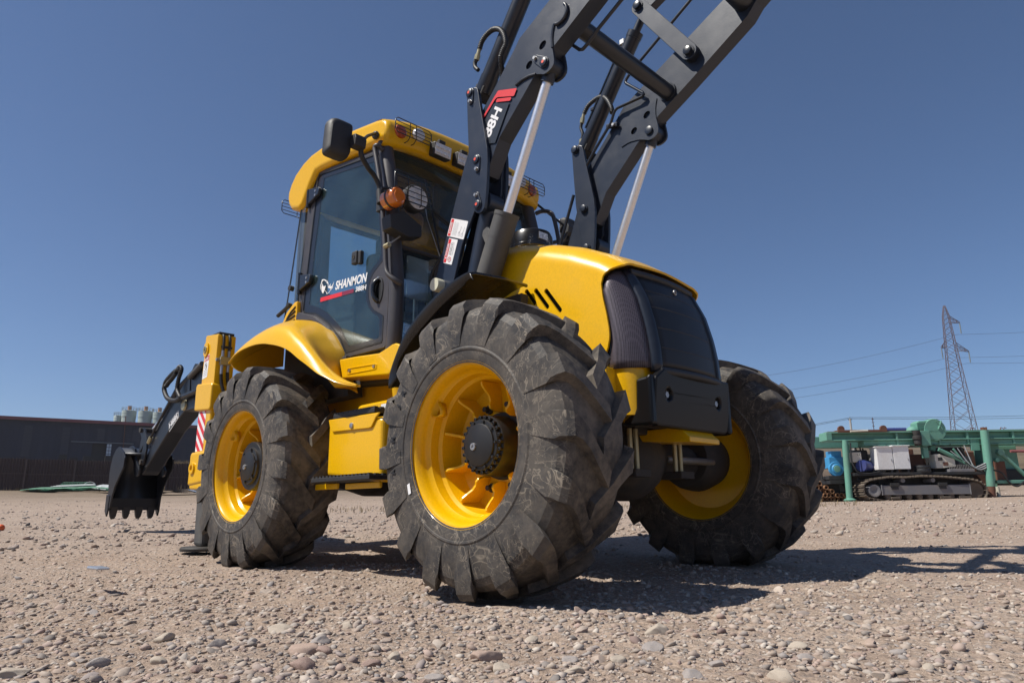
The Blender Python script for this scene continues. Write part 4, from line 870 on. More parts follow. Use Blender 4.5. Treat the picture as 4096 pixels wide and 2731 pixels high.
# door print
ST = [(-2.159, 1.9228), (-1.707, 1.8936), (-1.706, 1.922), (-2.157, 1.9555)]
flat('door_stripe', [ST[0], (-1.86, 1.9035), (-1.86, 1.934), ST[3]], -.757, 'red', d0, .0008)
flat('door_stripe', [(-1.86, 1.9035), ST[1], ST[2], (-1.86, 1.934)], -.757, 'darkred', d0, .0008)
text('door_lettering', 'SHANMON', (-1.9537, -.757, 1.968), (.4127, 0, -.0332), (0, 0, 1), .415, .068, 'white', d0, .03, .22)
text('door_lettering', '388H', (-1.683, -.757, 1.892), (.134, 0, -.0123), (0, 0, 1), .137, .037, 'white', d0, .025, .12)
for nm, pts in (('door_emblem', [(-2.1632, 2.016), (-2.1702, 2.0352), (-2.169, 2.0572), (-2.1512, 2.0985), (-2.1222, 2.0942), (-2.0978, 2.0836), (-2.0833, 2.0709), (-2.0859, 2.0632), (-2.1038, 2.0768), (-2.1212, 2.0847), (-2.1399, 2.0865), (-2.1532, 2.0683), (-2.1614, 2.048), (-2.1633, 2.0336)]),
                ('door_emblem', [(-2.1395, 2.066), (-2.1323, 2.0439), (-2.1165, 2.0355), (-2.0917, 2.037), (-2.1035, 2.0048), (-2.1096, 1.9989), (-2.1246, 1.9812), (-2.1408, 1.9932), (-2.1514, 2.016), (-2.1537, 2.0387)]),
                ('door_emblem', [(-2.0787, 2.0753), (-2.0544, 2.0446), (-2.0564, 2.0304), (-2.0484, 2.0158), (-2.0243, 2.0374), (-2.0254, 2.014), (-2.0025, 2.0122), (-1.9774, 2.0389), (-1.9838, 2.0204), (-1.9983, 2.0021), (-2.0202, 1.9927), (-2.0409, 2.0048), (-2.058, 2.0125), (-2.0643, 2.0452), (-2.0814, 2.0511)]),
                ('door_emblem', [(-1.9828, 2.0093), (-1.9912, 1.995), (-2.0286, 1.9783), (-2.0312, 1.9708), (-2.0665, 1.9634), (-2.0734, 1.9668), (-2.0816, 1.9833), (-2.103, 1.9992), (-2.0981, 1.9999), (-2.0748, 1.9817), (-2.0653, 1.9677), (-2.0348, 1.9743), (-2.0306, 1.9824), (-1.998, 1.9984)])):
    flat(nm, pts, -.757, 'white', d0, .0008)
# other glass
prism('rear_side_glass', [(-2.440, 2.93), (-2.46, 2.3), (-2.50, 1.93), (-2.66, 1.80), (-2.70, 1.90), (-2.525, 2.74), (-2.50, 2.90)], -.772, -.768, 'glassclear', BL, bevel=0)
tube('glass_edge', [(-2.485, -.770, 2.90), (-2.525, -.770, 2.74), (-2.61, -.770, 2.25), (-2.685, -.770, 1.86), (-2.72, -.770, 1.70)], .006, 'ink', BL, 6)
for z, x in ((2.13, -2.60), (1.99, -2.615)): lathe('glass_hinge', [(-.79, .022), (-.755, .022)], 14, (x, 0, z), 'plastic', BL)
tube('glass_stay', [(-2.76, -.79, 1.93), (-2.66, -.785, 1.96), (-2.61, -.78, 1.985)], .016, 'plastic', BL, 8)
ws = [(-1.425, 2.95), (-1.36, 2.72), (-1.30, 2.40), (-1.262, 2.14)]; ws2 = [(-1.262, 2.12), (-1.235, 1.9), (-1.225, 1.6), (-1.24, 1.42)]
for P_ in (ws, ws2): grid('windshield', [[(x, y, z) for y in np.linspace(-.70, .70, 3)] for x, z in P_], 'glassdark', BL, .005)
tube('windshield_bar', [(-1.255, -.72, 2.13), (-1.25, .72, 2.13)], .014, 'cabgrey', BL, 8)
prism('rear_window', [(-.45, 2.25), (.45, 2.25), (.45, 2.80), (-.45, 2.80)], -2.625, -2.62, 'glassclear', BL, 'x', bevel=0)
prism('rear_frame', [(-.72, 1.40), (.72, 1.40), (.72, 3.03), (-.72, 3.03)], -2.64, -2.60, 'interior', BL, 'x', holes=[[(-.44, 2.16), (.47, 2.16), (.47, 2.77), (-.44, 2.77)]], bevel=.01)
for s in (-1, 1): box('rear_bulkhead', -2.60, -2.50, s*.62, s*.72, 1.42, 2.98, 'interior', BL, .01)
# cab interior
st = box('seat', -2.22, -1.86, -.26, .22, 1.90, 2.02, 'seat', BL, .04)
box('seat_back', -2.36, -2.22, -.26, .22, 1.95, 2.48, 'seat', st, .05)
box('headrest', -2.37, -2.27, -.16, .12, 2.47, 2.66, 'seat', st, .04)
box('seat_base', -2.20, -1.90, -.18, .14, 1.42, 1.90, 'interior', st, .02)
for y in (-.34, .30): box('armrest', -2.20, -1.90, y-.04, y+.04, 2.10, 2.16, 'seat', st, .015)
box('side_console', -2.50, -1.85, -.66, -.40, 1.45, 1.98, 'interior', BL, .02)
box('side_console', -2.30, -1.55, .40, .66, 1.45, 1.95, 'interior', BL, .02)
col_ = tube('steering_column', [(-1.40, -.03, 1.42), (-1.50, -.03, 2.05)], .07, 'plastic', BL, 16)
bm = bmesh.new(); c0 = Vector((-1.52, -.03, 2.10)); tl_ = Matrix.Translation(c0)@Matrix.Rotation(R(-25), 4, 'Y')
add_tube(bm, [tl_@Vector((.19*math.cos(a), .19*math.sin(a), 0)) for a in np.linspace(0, 2*math.pi, 33)], .015, 8); fin('steering_wheel', bm, 'plastic', BL, 60)
box('dash_board', -1.305, -1.285, -.60, -.42, 1.80, 2.10, 'board', BL, .004)
box('dash_board_post', -1.33, -1.31, -.52, -.49, 1.45, 1.85, 'steel', BL, .004)
tube('gear_lever', [(-1.45, -.50, 1.45), (-1.46, -.50, 1.75)], .012, 'steel', BL, 8)
hose('lever_gaiter', [(-1.45, -.45, 1.42), (-1.45, -.46, 1.55), (-1.45, -.46, 1.68)], .05, BL, True, 'seat')
# hand rail, wiper
tube('hand_rail', [(-1.37, -.78, 2.86), (-1.375, -.815, 2.885), (-1.395, -.825, 2.885), (-1.402, -.825, 2.86), (-1.357, -.825, 2.70), (-1.307, -.825, 2.50), (-1.279, -.825, 2.33), (-1.244, -.825, 2.11), (-1.225, -.825, 1.95), (-1.200, -.825, 1.89), (-1.150, -.80, 1.84), (-1.14, -.76, 1.82)], .017, 'cabgrey', BL, 10, 3)
wp = tube('wiper_arm', [(-1.20, -.02, 2.27), (-1.235, -.24, 2.395), (-1.24, -.43, 2.47)], .008, 'plastic', BL, 6)
tube('wiper_link', [(-1.20, .0, 2.22), (-1.235, -.22, 2.365), (-1.24, -.41, 2.44)], .006, 'plastic', wp, 6)
tube('wiper_blade', [(-1.265, -.48, 2.70), (-1.245, -.43, 2.46), (-1.225, -.37, 2.16)], .008, 'black', wp, 6)
tube('aerial_wire', [(-1.30, -.47, 2.62), (-1.25, -.47, 2.40), (-1.22, -.36, 2.10)], .003, 'steel', BL, 5)
# work lamp cluster on the pillar
tlw = Matrix.Translation((-1.10, -.70, 2.40))
lb_ = tube('lamp_bracket', [(-1.20, -.90, 2.47), (-1.17, -.72, 2.51), (-1.16, -.58, 2.48)], .012, 'plastic', BL, 8)
prism('lamp_box', [(-.89, 2.26), (-.78, 2.315), (-.63, 2.25), (-.63, 2.17), (-.74, 2.14), (-.88, 2.17)], -1.20, -1.10, 'plastic', lb_, 'x', bevel=.006)
tube('lamp_stay', [(-1.13, -.70, 2.22), (-1.16, -.86, 2.07)], .006, 'steel', lb_, 8)
lathe('stay_nut', [(-1.20, .017), (-1.15, .017)], 6, (0, -.855, 2.07), 'brass', lb_, 'x', smooth=None)
lathe('beacon', [(-1.21, 0.0640), (-1.155, 0.0672), (-1.150, 0.0640)], 28, (.02, -.852, 2.388), 'amber', lb_, 'x')
lathe('beacon_band', [(-1.158, 0.0684), (-1.140, 0.0684)], 28, (.02, -.852, 2.388), 'ink', lb_, 'x')
lathe('beacon_lens', [(-1.140, 0.0664), (-1.10, 0.0640), (-1.085, 0.0528), (-1.082, 0.0400), (-1.075, 0.0384), (-1.074, 0)], 28, (.02, -.852, 2.388), 'amber', lb_, 'x')
lathe('lamp_shell', [(-1.21, .05), (-1.17, .092), (-1.105, .096), (-1.098, .090), (-1.100, .082)], 32, (0, -.675, 2.440), 'plastic', lb_, 'x')
lathe('lamp_face', [(-1.106, .0815), (-1.093, .0815)], 32, (0, -.675, 2.440), 'lens', lb_, 'x')
for k in range(8):
    a = 2*math.pi*k/7; q = (0 if k == 7 else .052*math.cos(a), 0 if k == 7 else .052*math.sin(a))
    lathe('led', [(-1.092, .019), (-1.089, .017), (-1.0895, .004)], 10, (0, -.675+q[0], 2.440+q[1]), 'led', lb_, 'x')
bm = bmesh.new(); GX = -1.075; Y0, Y1, Z0, Z1 = -.880, -.560, 2.380, 2.570
add_tube(bm, [(GX, Y0+.015, Z1), (GX, Y1-.015, Z1), (GX, Y1, Z1-.02), (GX, Y1, Z0+.03), (GX, Y1-.01, Z0), (GX, Y0+.01, Z0), (GX, Y0, Z0+.02), (GX, Y0, Z1-.015), (GX, Y0+.015, Z1)], .0042, 6)
for i in range(1, 5): add_tube(bm, [(GX, Y0, Z0+(Z1-Z0)*i/5), (GX, Y1, Z0+(Z1-Z0)*i/5)], .003, 6)
for y in (-.77, -.66): add_tube(bm, [(GX, y, Z1), (GX, y, Z0), (GX-.07, y, Z0-.03)], .0034, 6)
fin('lamp_guard', bm, 'black', lb_, 60)
# mirror
def superring(cx, cy, cz, a, b, x, e=.38, n=28):
    out = []
    for k in range(n):
        t = 2*math.pi*k/n; c, s_ = math.cos(t), math.sin(t)
        out.append((x, cy+a*abs(c)**e*math.copysign(1, c)+.02*s_*-1, cz+b*abs(s_)**e*math.copysign(1, s_)))
    return out
for s in (-1, 1):
    bm = bmesh.new(); prev = None
    for dx, k in ((-.040, .97), (-.036, 1.0), (.0, 1.0), (.028, .93), (.040, .82), (.044, .60)):
        ring = [bm.verts.new((x, s*abs(y), z)) for x, y, z in superring(0, 1.178, 2.762, .088*k, .138*k, -1.30+dx)]
        if prev:
            for i in range(28): bm.faces.new((prev[i], prev[(i+1) % 28], ring[(i+1) % 28], ring[i]))
        else: bm.faces.new(ring)
        prev = ring
    bm.faces.new(prev)
    mr = fin('mirror', bm, 'plastic', BL, 35)
    prism('mirror_glass', [(s*y, z) for x, y, z in superring(0, 1.175, 2.765, .085, .135, 0)], -1.341, -1.344, 'chrome', mr, 'x', bevel=0)
    prism('mirror_bracket', [(-1.30, 2.785), (-1.235, 2.795), (-1.20, 2.79), (-1.19, 2.76), (-1.20, 2.71), (-1.25, 2.70), (-1.30, 2.735)], s*1.03, s*1.115, 'plastic', mr, bevel=.006)
    tube('mirror_arm', [(-1.235, s*1.045, 2.72), (-1.245, s*1.03, 2.67), (-1.27, s*.96, 2.62), (-1.285, s*.905, 2.595), (-1.29, s*.865, 2.55), (-1.285, s*.85, 2.49)], .017, 'hose', mr, 10, 4)
    tube('mirror_stub', [(-1.24, s*1.04, 2.775), (-1.34, s*.93, 2.90), (-1.40, s*.83, 2.985)], .011, 'hose', mr, 8)
    lathe('mirror_ball', [(s*.800, .028), (s*.812, .032), (s*.826, .026), (s*.834, .012)], 16, (-1.42, 0, 2.985), 'plastic', mr)
    tube('mirror_clamp', [(-1.285, s*.850, 2.50), (-1.270, s*.850, 2.40)], .028, 'plastic', mr, 12)
    box('clamp_plate', -1.335, -1.245, s*.825-.02, s*.825+.02, 2.36, 2.49, 'plastic', mr, .004)
# far hand rail
tube('hand_rail', [(-1.36, .80, 2.86), (-1.33, .845, 2.885), (-1.26, .86, 2.86), (-1.215, .86, 2.80), (-1.17, .86, 2.60), (-1.15, .86, 2.40)], .018, 'cabgrey', BL, 10, 3)
hood_mir = tube('far_mirror_arm', [(-.98, .50, 2.03), (-1.03, .53, 2.13), (-1.02, .55, 2.17), (-.98, .55, 2.18), (-.90, .52, 2.13)], .014, 'hose', BL, 8, 3)
prism('air_intake', [(-1.02, 2.10), (-1.02, 2.28), (-.985, 2.33), (-.955, 2.30), (-.95, 2.15), (-.97, 2.08)], .47, .52, 'steel', BL, bevel=.012)
# sill
for s in (-1, 1):
    sl_ = prism('cab_sill', [(-1.69, 1.391), (-1.641, 1.252), (-1.12, 1.205), (-1.097, 1.207), (-1.0, 1.36), (-1.01, 1.38), (-1.05, 1.395), (-1.087, 1.393), (-1.137, 1.380), (-1.226, 1.360), (-1.50, 1.382)], s*.62, s*.86, 'yellow', BL, bevel=.02)
    sl_.modifiers['b'].segments = 4
    prism('sill_slot', [(-1.580, 1.275), (-1.585, 1.305), (-1.57, 1.315), (-1.25, 1.298), (-1.235, 1.288), (-1.240, 1.262), (-1.255, 1.258), (-1.565, 1.270)], s*.860, s*.864, 'yellow', sl_, holes=[[(-1.572, 1.280), (-1.576, 1.300), (-1.566, 1.307), (-1.255, 1.290), (-1.245, 1.284), (-1.248, 1.268), (-1.257, 1.266), (-1.563, 1.276)]], bevel=.0015)
    for x, z in ((-1.548, 1.293), (-1.268, 1.280)): lathe('sill_bolt', [(s*.860, .012), (s*.868, .011), (s*.868, 0)], 8, (x, 0, z), 'steel', sl_)
# rear fenders
def rear_fender(s):
    lip = [(-2.640, 1.462), (-2.56, 1.503), (-2.44, 1.530), (-2.254, 1.538), (-2.10, 1.525), (-1.98, 1.500), (-1.852, 1.465), (-1.72, 1.412), (-1.60, 1.340), (-1.519, 1.290), (-1.42, 1.225), (-1.356, 1.191), (-1.28, 1.155), (-1.20, 1.128), (-1.12, 1.112)]
    mid = [(-2.648, 1.480), (-2.60, 1.545), (-2.46, 1.60), (-2.28, 1.632), (-2.10, 1.640), (-1.95, 1.622), (-1.83, 1.585), (-1.72, 1.52), (-1.62, 1.455), (-1.54, 1.39), (-1.46, 1.315), (-1.40, 1.26), (-1.33, 1.205), (-1.25, 1.16), (-1.16, 1.125)]
    up = [(-2.66, 1.62), (-2.62, 1.70), (-2.50, 1.745), (-2.32, 1.76), (-2.16, 1.745), (-2.02, 1.700), (-1.91, 1.645), (-1.82, 1.575), (-1.75, 1.50), (-1.69, 1.43), (-1.64, 1.36), (-1.60, 1.30), (-1.56, 1.245), (-1.52, 1.20), (-1.47, 1.16)]
    inn = [(-2.68, 1.70), (-2.66, 1.80), (-2.50, 1.825), (-2.306, 1.805), (-2.162, 1.765), (-2.06, 1.72), (-1.96, 1.66), (-1.881, 1.588), (-1.83, 1.53), (-1.79, 1.48), (-1.755, 1.42), (-1.735, 1.37), (-1.715, 1.31), (-1.70, 1.26), (-1.68, 1.20)]
    rows = []
    for i in range(len(lip)):
        fl = min(1., i/10) ; yl = 1.215-.13*max(0, (i-7)/7)**1.5
        rows.append([(lip[i][0], s*(yl-.02), lip[i][1]-.004), (lip[i][0], s*yl, lip[i][1]), (mid[i][0], s*(yl-.055), mid[i][1]), (up[i][0], s*(lambda q: yl*q+.79*(1-q))(.38+.34*max(0, (i-5)/9)), up[i][1]), (inn[i][0], s*.765, inn[i][1]), (inn[i][0]-.01, s*.70, inn[i][1]-.02)])
    P1 = [[*smoothpath(r, 5)] for r in rows]
    return grid('rear_fender', smooth_rows(P1), 'yellow', BL, .012, 50)
FIW = [(-1.19, 1.475), (-1.165, 1.442), (-1.12, 1.418), (-1.08, 1.412), (-1.0, 1.455), (-.87, 1.473), (-.77, 1.50), (-.77, 1.80), (-.90, 1.72), (-1.05, 1.62), (-1.16, 1.53)]
for s in (-1, 1): rear_fender(s); prism('fender_rear_wall', [(s*a_, b_) for a_, b_ in FIW], -2.668, -2.652, 'yellow', BL, 'x', bevel=0); prism('inner_arch', [(-2.655, 1.16), (-2.655, 1.77), (-2.5, 1.795), (-2.3, 1.775), (-2.16, 1.735), (-2.02, 1.67), (-1.9, 1.585), (-1.81, 1.48), (-1.75, 1.35), (-1.72, 1.16)], s*.64, s*.758, 'castdirt', BL, bevel=0)
prism('rear_vent_panel', [(-2.50, 1.99), (-2.455, 1.99), (-2.45, 1.82), (-2.66, 1.80), (-2.70, 1.83), (-2.62, 1.93)], -.79, -.66, 'yellow', BL, bevel=.01)
for k in range(4): tube('vent_slot', [(-2.47, -.793, 1.945-.035*k), (-2.54-.02*k, -.793, 1.915-.03*k), (-2.60-.02*k, -.793, 1.87-.02*k)], .007, 'ink', BL, 6)
prism('door_step_seal', [(-2.44, 1.87), (-2.40, 1.885), (-2.18, 1.81), (-1.99, 1.69), (-1.84, 1.54), (-1.755, 1.43), (-1.70, 1.43), (-1.70, 1.39), (-1.80, 1.42), (-1.90, 1.55), (-2.03, 1.68), (-2.20, 1.78), (-2.44, 1.83)], -.80, -.745, 'cabgrey', BL)
# steps and tank
for s in (-1, 1):
    tk = prism('tool_box', [(-1.548, .60), (-1.548, .935), (-1.52, .945), (-.985, .925), (-.955, .91), (-.955, .56), (-.98, .548)], s*.62, s*1.0, 'yellow', BL, bevel=.03)
    tk.modifiers['b'].segments = 4
    prism('box_flap', [(-1.529, .952), (-1.511, .905), (-1.486, .878), (-1.475, .872), (-1.075, .862), (-1.055, .866), (-1.030, .895), (-1.012, .918), (-.985, .935), (-.975, .945)], s*1.001, s*1.012, 'yellow', tk, bevel=.004)
    lathe('box_lock', [(s*1.012, .018), (s*1.020, .017), (s*1.022, .012), (s*1.022, 0)], 20, (-1.258, 0, .892), 'steel', tk)
    for nm, x0, x1, z0, z1, y0, y1 in (('lower_step', -1.535, -.91, .560, .585, .93, 1.11), ('upper_step', -1.487, -1.035, .952, .980, .84, 1.005)):
        stp = box(nm, x0, x1, min(s*y0, s*y1), max(s*y0, s*y1), z0, z1, 'plastic', BL, .003)
        n = 16
        bm = bmesh.new()
        for k in range(n):
            xx = x0+(x1-x0)*(k+.5)/n
            for yy in (y1-.015, y1-.06, y1-.11): add_box(bm, xx-.011, xx+.011, s*yy-.012, s*yy+.012, z1-.002, z1+.010)
        o = fin('step_teeth', bm, 'plastic', stp); o['kind'] = 'stuff'
    box('step_rail', -1.66, -1.40, s*1.0-.01, s*1.0+.01, .520, .556, 'yellow', BL, .006)
    box('step_rail', -1.31, -.95, s*1.0-.01, s*1.0+.01, .515, .550, 'yellow', BL, .006)
    tn = prism('fuel_tank', [(-1.46, .90), (-1.46, 1.03), (-1.44, 1.052), (-1.05, 1.055), (-.90, 1.04), (-.90, .90)], s*.55, s*.85, 'yellow', BL, bevel=.015)
    if s < 0:
        lathe('filler_neck', [(1.04, .045), (1.135, .058), (1.145, .06), (1.148, .05)], 24, (-1.06, -.80, 0), 'yellow', tn, 'z')
        lathe('filler_cap', [(1.145, .05), (1.15, .058), (1.162, .06), (1.165, .046), (1.19, .042), (1.19, 0)], 20, (-1.06, -.80, 0), 'plastic', tn, 'z')
        flat('tank_label', [(-1.195, .965), (-1.19, 1.03), (-1.02, 1.03), (-1.03, .955)], -.8505, 'white', tn)
        bm = bmesh.new(); add_tube(bm, [(-1.065+.02*math.cos(t), -.852, .99+.026*math.sin(t)) for t in np.linspace(0, 2*math.pi, 20)], .0015, 5); fin('label_ring', bm, 'ink', tn)
        tube('label_mark', [(-1.065, -.852, .975), (-1.065, -.852, 1.005)], .003, 'ink', tn, 5)
box('frame_channel', -2.25, -.95, -.60, -.53, 1.08, 1.245, 'yellow', BL, .006)
box('frame_channel', -2.25, -.95, .53, .60, 1.08, 1.245, 'yellow', BL, .006)

# ---------------- rear frame, stabilisers, hoe
box('rear_cross_frame', -3.40, -3.16, -.93, .93, .62, 1.10, 'castdirt', BL, .02)
box('rear_cross_frame', -3.40, -3.16, -.93, .93, 1.14, 1.26, 'castdirt', BL, .02)
def stab(s):
    ya, yb = s*.95, s*1.10
    sb = prism('stabilizer', [(-3.395, 1.27), (-3.388, 1.815), (-3.37, 1.825), (-3.15, 1.80), (-3.141, 1.79), (-3.150, 1.27)], ya, yb, 'yellow', BL, bevel=.022)
    sb.modifiers['b'].segments = 4
    for nm, pts, o in (('stabilizer_sleeve', [(-3.44, 1.20), (-3.445, 1.395), (-3.425, 1.42), (-3.14, 1.395), (-3.125, 1.375), (-3.130, 1.19), (-3.16, 1.18)], .022),
                       ('stabilizer_column', [(-3.405, .80), (-3.395, 1.22), (-3.155, 1.20), (-3.165, .80)], 0.),
                       ('stabilizer_clamp', [(-3.44, .60), (-3.435, .845), (-3.41, .862), (-3.15, .86), (-3.14, .62)], .022),
                       ('stabilizer_collar', [(-3.425, .57), (-3.435, .64), (-3.15, .63), (-3.145, .56)], .012)):
        q = prism(nm, pts, ya-s*o, yb+s*o, 'yellow', sb, bevel=.018); q.modifiers['b'].segments = 3
    prism('stabilizer_leg', [(-3.315, .14), (-3.335, .60), (-3.175, .60), (-3.155, .14)], s*.965, s*1.085, 'barrel', sb, bevel=.025)
    lathe('stabilizer_pad', [(.105, .175), (.125, .18), (.138, .17), (.14, 0)], 36, (-3.235, s*1.02, 0), 'castdirt', sb, 'z')
    prism('stabilizer_boss', slot(-3.345, 1.70, .045, .065, 0), yb, yb+s*.012, 'yellow', sb, bevel=.004)
    lathe('stabilizer_pin', [(yb+s*.01, .028), (yb+s*.02, .028), (yb+s*.02, .016), (yb+s*.012, .014)], 20, (-3.345, 0, 1.70), 'brass', sb)
    lathe('clamp_eye', [(yb+s*.02, .048), (yb+s*.035, .046), (yb+s*.035, .026), (yb+s*.018, .024)], 24, (-3.36, 0, .735), 'yellow', sb)
    box('stabilizer_cap', -3.385, -3.15, min(ya, yb)+.012, max(ya, yb)-.012, 1.80, 1.822, 'plastic', sb, .004)
    # chevron board, each bar its own strip
    x0, x1, z0, z1 = -3.392, -3.245, .868, 1.185
    cv = flat('chevron_board', [(x0, z0), (x1, z0), (x1+.004, z1), (x0+.004, z1)], yb-s*0.0 if s < 0 else yb+.0012, 'white', sb, .0012)
    wd = .062
    for k in range(-3, 6):
        zz = z0+.02+k*wd*1.55
        pts = [(x0, zz+.12), (x1, zz-.02), (x1, zz-.02+wd*.8), (x0, zz+.12+wd*.8)]
        pc = []
        for (px, pz) in pts: pc.append((px+.002, min(max(pz, z0), z1)))
        # clip by height
        poly = pts
        for lim, sg in ((z0, 1), (z1, -1)):
            out = []
            for i in range(len(poly)):
                a, b = poly[i], poly[(i+1) % len(poly)]; ia, ib = (a[1]-lim)*sg >= 0, (b[1]-lim)*sg >= 0
                if ia: out.append(a)
                if ia != ib: t = (lim-a[1])/(b[1]-a[1]); out.append((a[0]+(b[0]-a[0])*t, lim))
            poly = out
            if not poly: break
        if len(poly) > 2: flat('chevron_bar', [(a+.002, b) for a, b in poly], yb-.0014 if s < 0 else yb+.0026, 'red', cv, .0008)
    if s < 0:
        lb = flat('warning_label', [(-3.385, 1.455), (-3.29, 1.465), (-3.275, 1.655), (-3.365, 1.645)], yb-.0002, 'white', sb, .001)
        flat('label_band', [(-3.362, 1.598), (-3.282, 1.606), (-3.279, 1.648), (-3.360, 1.640)], yb-.0014, 'red', lb, .0006)
        text('label_word', 'DANGER', (-3.340, yb-.0022, 1.606), (.08, 0, .008), (0, 0, 1), .052, .026, 'white', lb, .02)
        flat('label_triangle', [(-3.357, 1.606), (-3.345, 1.607), (-3.351, 1.632)], yb-.0022, 'white', lb, .0004)
        bm = bmesh.new(); add_tube(bm, [(-3.328+.019*math.cos(t), yb-.0016, 1.560+.026*math.sin(t)) for t in np.linspace(0, 2*math.pi, 20)], .0016, 5); fin('label_ring', bm, 'ink', lb)
        tube('label_mark', [(-3.338, yb-.0016, 1.570), (-3.322, yb-.0016, 1.568), (-3.322, yb-.0016, 1.55)], .003, 'ink', lb, 5)
        for k in range(4): flat('text_line', [(-3.365, 1.52-.014*k), (-3.298, 1.526-.014*k), (-3.298, 1.529-.014*k), (-3.365, 1.523-.014*k)], yb-.0014, 'greyink', lb, .0004)
        # valve block and hoses on the front face
        vb = box('valve_block', -3.145, -3.115, -1.075, -.985, 1.545, 1.615, 'brass', sb, .004)
        box('hose_clip', -3.14, -3.125, -1.07, -.98, 1.685, 1.705, 'plastic', sb, .003)
        lathe('block_knob', [(-.02, .012), (.0, .014), (.012, .008)], 8, (-3.13, -1.085, 1.585), 'steel', sb)
        for y in (-1.055, -1.005):
            tube('valve_fitting', [(-3.128, y, 1.615), (-3.128, y, 1.665)], .012, 'steel', sb, 8)
            hose('valve_hose', [(-3.128, y, 1.66), (-3.125, y, 1.74), (-3.14, y, 1.79), (-3.18, y, 1.80)], .011, sb, False)
            tube('valve_fitting', [(-3.128, y, 1.47 if y < -1.03 else 1.49), (-3.128, y, 1.545)], .012, 'steel', sb, 8)
            z_ = 1.44 if y < -1.03 else 1.46
            hose('valve_hose', [(-3.128, y, z_+.03), (-3.125, y+.01, z_-.05), (-3.10, y+.04, z_-.14), (-3.04, y+.12, z_-.20), (-2.98, y+.26, z_-.24)], .013, sb)
for s in (-1, 1): stab(s)
YH = -.45
kp = box('king_post', -3.62, -3.40, YH-.20, YH+.20, .55, 1.22, 'navydark', BL, .03)
prism('boom', [(-3.45, .75), (-3.62, .68), (-4.3, 1.30), (-5.10, 1.62), (-5.20, 1.78), (-5.10, 1.88), (-4.2, 1.62), (-3.5, 1.05)], YH-.07, YH+.07, 'navydark', BL, bevel=.02)
dp = prism('dipper', [(-5.06, 1.93), (-5.10, 1.90), (-5.16, 1.827), (-5.387, 1.70), (-5.92, 1.38), (-6.15, 1.116), (-6.331, .815), (-6.244, .860), (-5.623, 1.253), (-5.222, 1.434), (-4.85, 1.43), (-4.78, 1.50), (-4.80, 1.84), (-4.88, 1.86), (-4.95, 1.84)], YH-.09, YH+.09, 'navydark', BL, bevel=.012)
prism('dipper_stiffener', [(-5.13, 1.80), (-5.10, 1.60), (-5.16, 1.55), (-5.20, 1.72)], YH-.092, YH-.10, 'navydark', dp)
flat('dipper_decal', [(-5.645, 1.337), (-5.39, 1.463), (-5.358, 1.388), (-5.592, 1.250)], YH-.0905, 'white', dp)
flat('decal_film', [(-5.640, 1.334), (-5.395, 1.455), (-5.366, 1.390), (-5.592, 1.258)], YH-.0918, 'ink', dp, .0006)
text('decal_number', '388H', (-5.40, YH-.0926, 1.443), (-.25, 0, -.125), (.04, 0, -.075), .24, .062, 'white', dp, .02)
tube('bucket_cylinder', [(-5.20, YH-.02, 1.85), (-5.62, YH-.02, 1.72), (-5.97, YH-.02, 1.46)], .048, 'navydark', BL, 16)
cyb = tube('bucket_cylinder_rod', [(-5.95, YH-.02, 1.475), (-6.27, YH-.02, 1.345)], .028, 'chrome', BL, 14)
LA = [(-6.405, 1.362), (-6.435, 1.345), (-6.440, 1.315), (-6.370, 1.245), (-6.395, 1.15), (-6.40, 1.075), (-6.36, 1.08), (-6.285, 1.150), (-6.325, .98), (-6.305, .94), (-6.265, .925), (-6.235, .935), (-6.19, 1.02), (-6.165, 1.10), (-6.19, 1.22), (-6.28, 1.32), (-6.345, 1.360)]
for yy in (YH-.12, YH+.10): prism('tilt_link', LA, yy, yy+.02, 'navydark', dp, bevel=.004)
lathe('link_pin', [(YH-.14, .03), (YH+.14, .03)], 16, (-6.39, 0, 1.335), 'castdirt', dp)
lathe('link_pin', [(YH-.14, .03), (YH+.14, .03)], 16, (-6.27, 0, .96), 'castdirt', dp)
for yy in (YH-.15, YH+.13): prism('bucket_ear', [(-6.70, 1.10), (-6.66, 1.16), (-6.572, 1.167), (-6.46, 1.125), (-6.40, 1.0), (-6.31, .93), (-6.24, .87), (-6.25, .82), (-6.31, .80), (-6.37, .815), (-6.42, .87), (-6.44, .96), (-6.56, 1.04)], yy, yy+.022, 'navydark', dp, bevel=.003)
# bucket
BS = [(-6.60, 1.150), (-6.69, 1.130), (-6.751, 1.090), (-6.80, 1.03), (-6.823, .977), (-6.845, .87), (-6.841, .768), (-6.80, .595), (-6.79, .462), (-6.70, .455), (-6.668, .580), (-6.603, .699), (-6.491, .803), (-6.375, .905), (-6.364, 1.013), (-6.44, 1.08)]
bk = prism('bucket', BS, YH-.275, YH-.255, 'navydark', BL, bevel=.004)
prism('bucket_side', BS, YH+.255, YH+.275, 'navydark', bk, bevel=.004)
shell = [(-6.40, 1.06), (-6.46, 1.09), (-6.60, 1.140), (-6.69, 1.122), (-6.745, 1.084), (-6.793, 1.025), (-6.815, .975), (-6.836, .87), (-6.832, .768), (-6.80, .595), (-6.79, .50), (-6.785, .44)]
grid('bucket_shell', [[(x, y, z) for y in (YH-.256, YH+.256)] for x, z in smoothpath([Vector((a, 0, b)) for a, b in shell], 3) for x, z in [(x, z)]] if 0 else [[(v.x, y, v.z) for y in (YH-.256, YH+.256)] for v in smoothpath([(a, 0, b) for a, b in shell], 3)], 'navydark', bk, .02)
prism('cutting_edge', [(-6.80, .57), (-6.80, .43), (-6.765, .43), (-6.765, .57)], YH-.275, YH+.275, 'navydark', bk)
